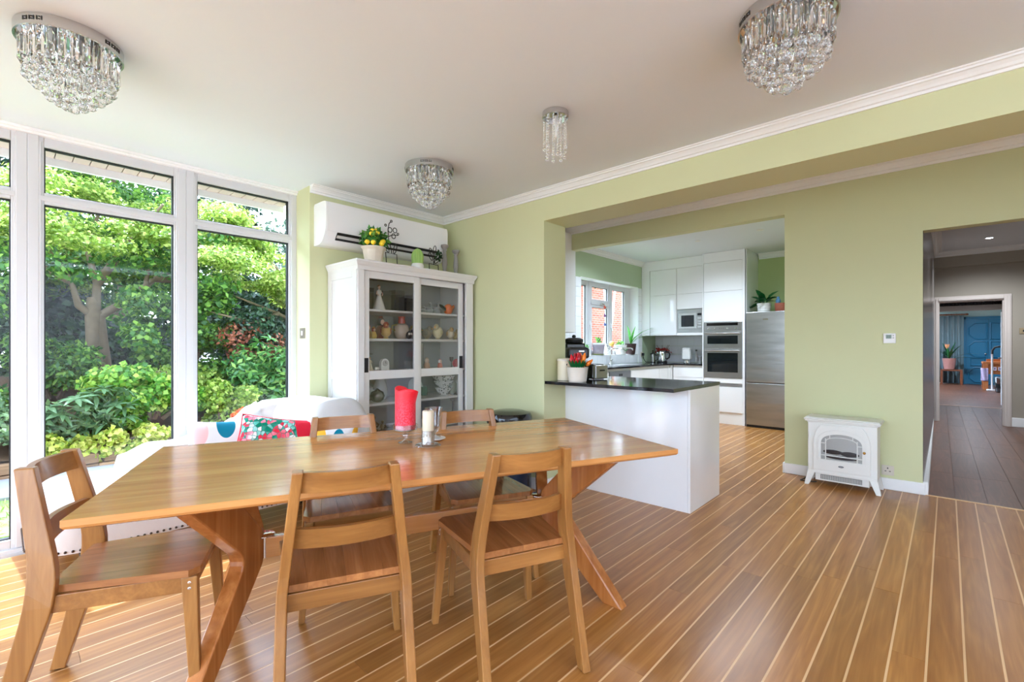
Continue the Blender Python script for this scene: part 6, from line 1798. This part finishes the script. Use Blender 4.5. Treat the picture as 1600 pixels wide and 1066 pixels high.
# the maple
TX, TY, TZ = 0.90, 8.7, 0.78
tree = thing('maple_tree', 'spreading lime green maple tree with a short forked trunk outside the window', 'tree', (TX, TY, TZ))
m = MB()
m.tube([(-.05, .02, -.1), (-.05, 0, .2), (-.02, 0, .55), (-.02, 0, .92), (-.04, 0, 1.15)], [.13, .09, .085, .095, .05], 10)
m.tube([(.07, 0, -.1), (.10, 0, .25), (.06, 0, .6), (.03, 0, .95)], [.11, .07, .07, .07], 10)
m.build('trunk', bark, tree, smooth=70)
br = [[(-.03, 0, .90), (-.18, -.05, 1.02), (-.26, -.1, 1.35), (-.5, -.2, 1.8)], [(0, 0, .95), (.02, .05, 1.35), (-.1, .1, 1.9), (.1, .1, 2.5)], [(.03, 0, .88), (.30, -.1, 1.10), (.52, -.2, 1.25), (.55, -.25, 1.7), (.8, -.3, 2.1)],
      [(.30, -.1, 1.10), (.7, .1, 1.5), (1.3, .1, 1.9)], [(-.26, -.1, 1.35), (-.8, -.3, 1.6), (-1.5, -.4, 1.9)], [(.02, .05, 1.35), (.3, -.4, 1.9), (.6, -.9, 2.4)], [(.7, .1, 1.5), (1.6, -.3, 1.45), (2.3, -.4, 1.5)]]
for p in br:
    n = len(p)
    MB().tube(p, [.06 - .045 * i / (n - 1) for i in range(n)], 8).build('branch', bark, tree, smooth=70)
pads = []
tr = random.Random(21)
for i in range(120):
    a = tr.uniform(0, 2 * PI)
    rr = 2.3 * math.sqrt(tr.random())
    hgt = 1.55 + 2.1 * (1 - (rr / 2.6) ** 2) * tr.uniform(.25, 1) + tr.uniform(-.25, .15) - .12 * rr
    if rr * math.cos(a) * 1.05 + .35 < 1.45:
        pads.append(((rr * math.cos(a) * 1.05 + .35, rr * math.sin(a) * .75, hgt), (tr.uniform(.28, .5), tr.uniform(.25, .4), tr.uniform(.09, .17))))
P, N = blob(48000, pads, .35)
N[:, 2] = np.abs(N[:, 2]) + .5
scatter_leaves(P, N, .055, .034, 'foliage', lime, tree, .55)
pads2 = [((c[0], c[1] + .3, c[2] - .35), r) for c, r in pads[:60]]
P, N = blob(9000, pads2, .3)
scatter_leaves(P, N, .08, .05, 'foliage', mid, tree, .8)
# second lime maple in the window next to the switch
t2 = thing('maple_tree', 'golden green maple in front of the dark evergreens, by the window corner', 'tree', (3.75, 8.5, .8))
MB().tube([(0, 0, -.1), (.05, 0, .4), (-.05, 0, .9), (-.3, -.1, 1.3)], [.09, .07, .06, .04], 9).build('trunk', bark, t2, smooth=70)
for p in ([(-.05, 0, .8), (-.6, -.3, 1.0), (-1.4, -.5, 1.25)], [(0, 0, .75), (.5, -.2, .95), (.9, -.4, .9)], [(-.3, -.1, 1.3), (-.5, 0, 1.8), (-.9, .1, 2.2)], [(-.6, -.3, 1.0), (-1.1, -.7, .8), (-1.7, -.7, .95)]):
    MB().tube(p, [.04, .025, .01], 7).build('branch', bark, t2, smooth=70)
pads = []
for i in range(64):
    xx = tr.uniform(-1.75, .1)
    zt = 3.05 - 1.2 * (xx + 1.75); zb = 1.35 - .12 * (xx + 1.75)
    pads.append(((xx, -.4 + tr.uniform(-.55, .55), zb + max(.1, zt - zb) * tr.random() ** .7), (tr.uniform(.2, .36), tr.uniform(.2, .3), tr.uniform(.07, .13))))
P, N = blob(20000, pads, .35); N[:, 2] = np.abs(N[:, 2]) + .5
scatter_leaves(P, N, .055, .036, 'foliage', lime, t2, .5)
# tall background trees
def bigtree(label, x, y, w_, h, mat, n=7000, L=.16, z0=.4, name='background_tree'):
    o = thing(name, label, 'tree', (x, y, z0), group='trees at the back of the garden')
    MB().tube([(0, 0, -.3), (.1, 0, h * .3), (0, .1, h * .75)], [.16, .12, .05], 8).build('trunk', bark, o, smooth=70)
    cs = []
    for i in range(34):
        zz = tr.uniform(.12, 1.0)
        wz = w_ * (1.0 - .5 * max(0, zz - .5) * 2 * .8)
        a = tr.uniform(0, 2 * PI); q = math.sqrt(tr.random())
        cs.append(((wz * q * math.cos(a), .55 * wz * q * math.sin(a), h * zz), (w_ * .34, w_ * .3, h * .10)))
    P, N = blob(n, cs, .5); N[:, 2] = np.abs(N[:, 2]) * .7 + .3
    scatter_leaves(P, N, L, L * .5, 'foliage', mat, o, .7)
    return o
bigtree('dense dark evergreen behind the maple trunk', -.6, 12.0, 1.7, 5.4, dark)
bigtree('mid green tree filling the gap behind the large maple', 1.6, 12.6, 1.8, 6.2, mid)
bigtree('dark leafy tree standing between the two maples', 3.6, 12.2, 1.6, 5.2, dark)
bigtree('grey green evergreen showing above the golden maple', 5.6, 11.4, 1.7, 5.6, grey)
bigtree('dark evergreen at the window corner behind the laurel', 7.4, 11.2, 1.6, 5.4, dark)
bigtree('bright leafy tree beyond the window nearest the lawn', -2.6, 11.5, 1.8, 5.6, mid)
bigtree('tall loose tree seen over the lawn', -4.8, 11.0, 2.0, 6.0, mid)
bigtree('dark evergreen in the far corner of the garden', 9.4, 12.2, 1.9, 6.0, dark)
def hedge(label, x0, x1, y, h, mat, n):
    cs = [((tr.uniform(x0, x1), tr.uniform(-.3, .3), tr.uniform(.1, h)), (.45, .35, .35)) for _ in range(50)]
    return shrub('hedge', label, (0, y, .5), cs, n, .14, .09, mat, False)
hedge('long dark hedge closing off the garden', -6, 10, 13.6, 3.6, dark, 15000)
hedge('lower dark hedge behind the maple trunks', -3, 7, 10.4, 2.0, dark, 14000)
def C(x0, x1, z0, z1, n, r, d=.3): return [((tr.uniform(x0, x1), tr.uniform(-d, d), tr.uniform(z0, z1)), (r, r, r * .8)) for _ in range(n)]
shrub('ivy_bush', 'bright green small-leaved bush to the side of the maple trunk', (1.75, 8.0, .65), C(-.55, .75, .1, 1.3, 26, .22), 6500, .07, .065, bpy.data.materials['mid_leaf'])
shrub('ivy_bush', 'glossy green ivy mound in front of the raised bed', (1.25, 7.2, .35), C(-.55, .6, .0, .55, 22, .18, .2), 6000, .06, .06, leaf_mat('bright_ivy', [(0.15, (60, 110, 30)), (0.45, (120, 170, 50)), (0.85, (206, 220, 90))], .4))
shrub('yellow_shrub', 'sunlit yellow green shrub behind the ivy mound', (1.55, 7.5, .5), C(-.4, .5, .0, .42, 14, .17, .2), 3000, .05, .045, lime)
shrub('yellow_shrub', 'yellow green shrub at the foot of the laurel', (1.98, 6.95, .25), C(-.15, .3, .0, .5, 12, .15, .2), 2600, .05, .045, lime)
shrub('leafy_shrub', 'soft green shrub at the foot of the maple trunk', (.45, 8.2, .6), C(-.5, .35, .0, .7, 16, .2), 3600, .08, .035, mid)
shrub('dark_shrub', 'shadowy shrub below the golden maple', (3.0, 8.1, .6), C(-.6, .9, .1, 1.1, 22, .24), 5200, .08, .045, dark)
shrub('rust_shrub', 'reddish leaved shrub behind the laurel', (2.6, 7.9, .75), C(-.35, .5, .3, .8, 10, .2), 1500, .07, .04, rust)
shrub('lawn_shrub', 'lime green shrub seen past the lawn', (-.75, 7.4, .2), C(-.9, .75, .2, 1.9, 30, .26), 7000, .06, .05, mid)
shrub('lawn_shrub', 'blue green shrub above the paved strip', (-.35, 7.0, .1), C(-.6, .55, .1, .9, 18, .2), 4000, .06, .04, rhodo)
shrub('trailing_ivy', 'yellow variegated ivy trailing over the stone edging', (.55, 6.78, .12), C(-.35, .75, -.02, .16, 20, .11, .08), 2200, .055, .055, ivy)
shrub('flowers', 'orange and red flowers low behind the sofa back', (2.02, 6.62, .30), C(-.02, .35, .03, .10, 10, .07, .06), 1100, .035, .03, leaf_mat('orange_petal', [(0.1, (220, 50, 50)), (0.5, (240, 110, 40)), (0.9, (250, 180, 60))], .3), cat='flowers')
# big-leaved evergreens: whorls of separate leaves
def whorls(o, n_wh, fx, mesh_, scale, per=8):
    k = 0
    for i in range(n_wh):
        x, y, z = fx()
        tilt0 = tr.uniform(0, 1)
        ax, ay = tr.uniform(-.5, .5), tr.uniform(-.2, .6)
        for j in range(per):
            a = 2 * PI * (j + tilt0) / per
            el = tr.uniform(-.25, .45)
            mtx = Matrix.Rotation(ay, 4, 'X') @ Matrix.Rotation(ax, 4, 'Y') @ Matrix.Rotation(a, 4, 'Z') @ Matrix.Rotation(el, 4, 'X')
            l = link('leaf', mesh_, o)
            l.location = (x, y, z)
            l.rotation_euler = mtx.to_euler()
            l.scale = [scale * tr.uniform(.75, 1.2)] * 3
            k += 1
lar = shrub('laurel_bush', 'large-leaved laurel bush below the golden maple', (3.0, 7.35, .35), C(-.85, .75, .1, .85, 26, .25, .2), 4200, .12, .045, laurel)
lm_ = leaf_mesh(.15, .052, name='leaf', mat=laurel, curl=.25)
whorls(lar, 34, lambda: (tr.uniform(-.95, .75), tr.uniform(-.45, -.22), tr.uniform(.15, 1.05)), lm_, 1.0, 8)
rh = shrub('rhododendron', 'grey green rhododendron with whorled leaves in the raised bed', (.52, 7.05, .15), C(-.3, .42, .1, .42, 16, .14, .1), 1100, .12, .04, rhodo)
rm_ = leaf_mesh(.17, .05, name='leaf', mat=rhodo, curl=.3)
whorls(rh, 16, lambda: (tr.uniform(-.35, .45), tr.uniform(-.28, -.10), tr.uniform(.15, .66)), rm_, 1.0, 9)
# garden behind the kitchen window
brk = NT('red_brick')
v = brk.obj((1, 1, 1), 'Position')
mpn = brk.n('ShaderNodeVectorRotate', rotation_type='X_AXIS'); mpn.inputs['Angle'].default_value = R(-90); brk.l(v, mpn.inputs['Vector'])
bt = brk.n('ShaderNodeTexBrick'); brk.l(mpn.outputs[0], bt.inputs['Vector'])
bt.inputs['Scale'].default_value = 1.0; bt.inputs['Brick Width'].default_value = .225; bt.inputs['Row Height'].default_value = .075; bt.inputs['Mortar Size'].default_value = .008
bt.inputs['Color1'].default_value = lin((158, 86, 58)); bt.inputs['Color2'].default_value = lin((182, 112, 80)); bt.inputs['Mortar'].default_value = lin((170, 152, 138))
brk.set(bt.outputs[0], .85); brk.bump(bt.outputs['Fac'], -.3, .01)
nh = thing('garden_wall', 'red brick wall outside the kitchen window', 'wall', (14.5, 8.6, -.2))
MB().box(-4.5, 6.5, 0, .22, 0, 3.6).build('brickwork', brk.m, nh)
MB().box(-4.6, 6.6, -.04, .26, 3.6, 3.68).build('coping', stone_m, nh)
stk = thing('pale_tree', 'pale leaning tree trunk outside the kitchen window', 'tree', (12.55, 7.6, -.13))
palem = M('pale_bark', (220, 212, 206), .8, vary=.12, nscale=14)
MB().tube([(-.25, 0, 0), (-.15, 0, .9), (.1, 0, 1.6), (.25, 0, 2.1), (.1, 0, 2.8), (-.1, 0, 3.6)], [.13, .12, .11, .10, .09, .05], 10).build('trunk', palem, stk, smooth=70)
MB().tube([(.05, 0, 1.45), (.4, 0, 2.2), (.6, 0, 3.2)], [.07, .05, .03], 8).build('branch', palem, stk, smooth=70)
P_, N_ = blob(1500, [((.1, .2, 3.6), (1.2, .5, .4))], .3); scatter_leaves(P_, N_, .09, .05, 'foliage', mid, stk)
for (x, lb) in ((10.05, 'thin garden cane outside the kitchen window nearest its handle'), (10.55, 'thin garden cane in front of the brick wall')):
    o = thing('garden_cane', lb, 'cane', (x, 7.3, -.13)); MB().tube([(0, 0, 0), (.02, 0, 2.0)], .010, 6).build('cane', M('cane', (140, 100, 70), .7), o)
shrub('leafy_shrub', 'green shrub outside the near end of the kitchen window', (8.9, 7.8, -.1), C(-.5, .5, .3, 2.2, 20, .25), 3200, .08, .05, mid)
shrub('flowering_shrub', 'orange flecked creeper on the brick wall', (13.4, 8.15, .1), C(-.9, .9, .2, .9, 14, .22, .1), 1600, .06, .04, rust)
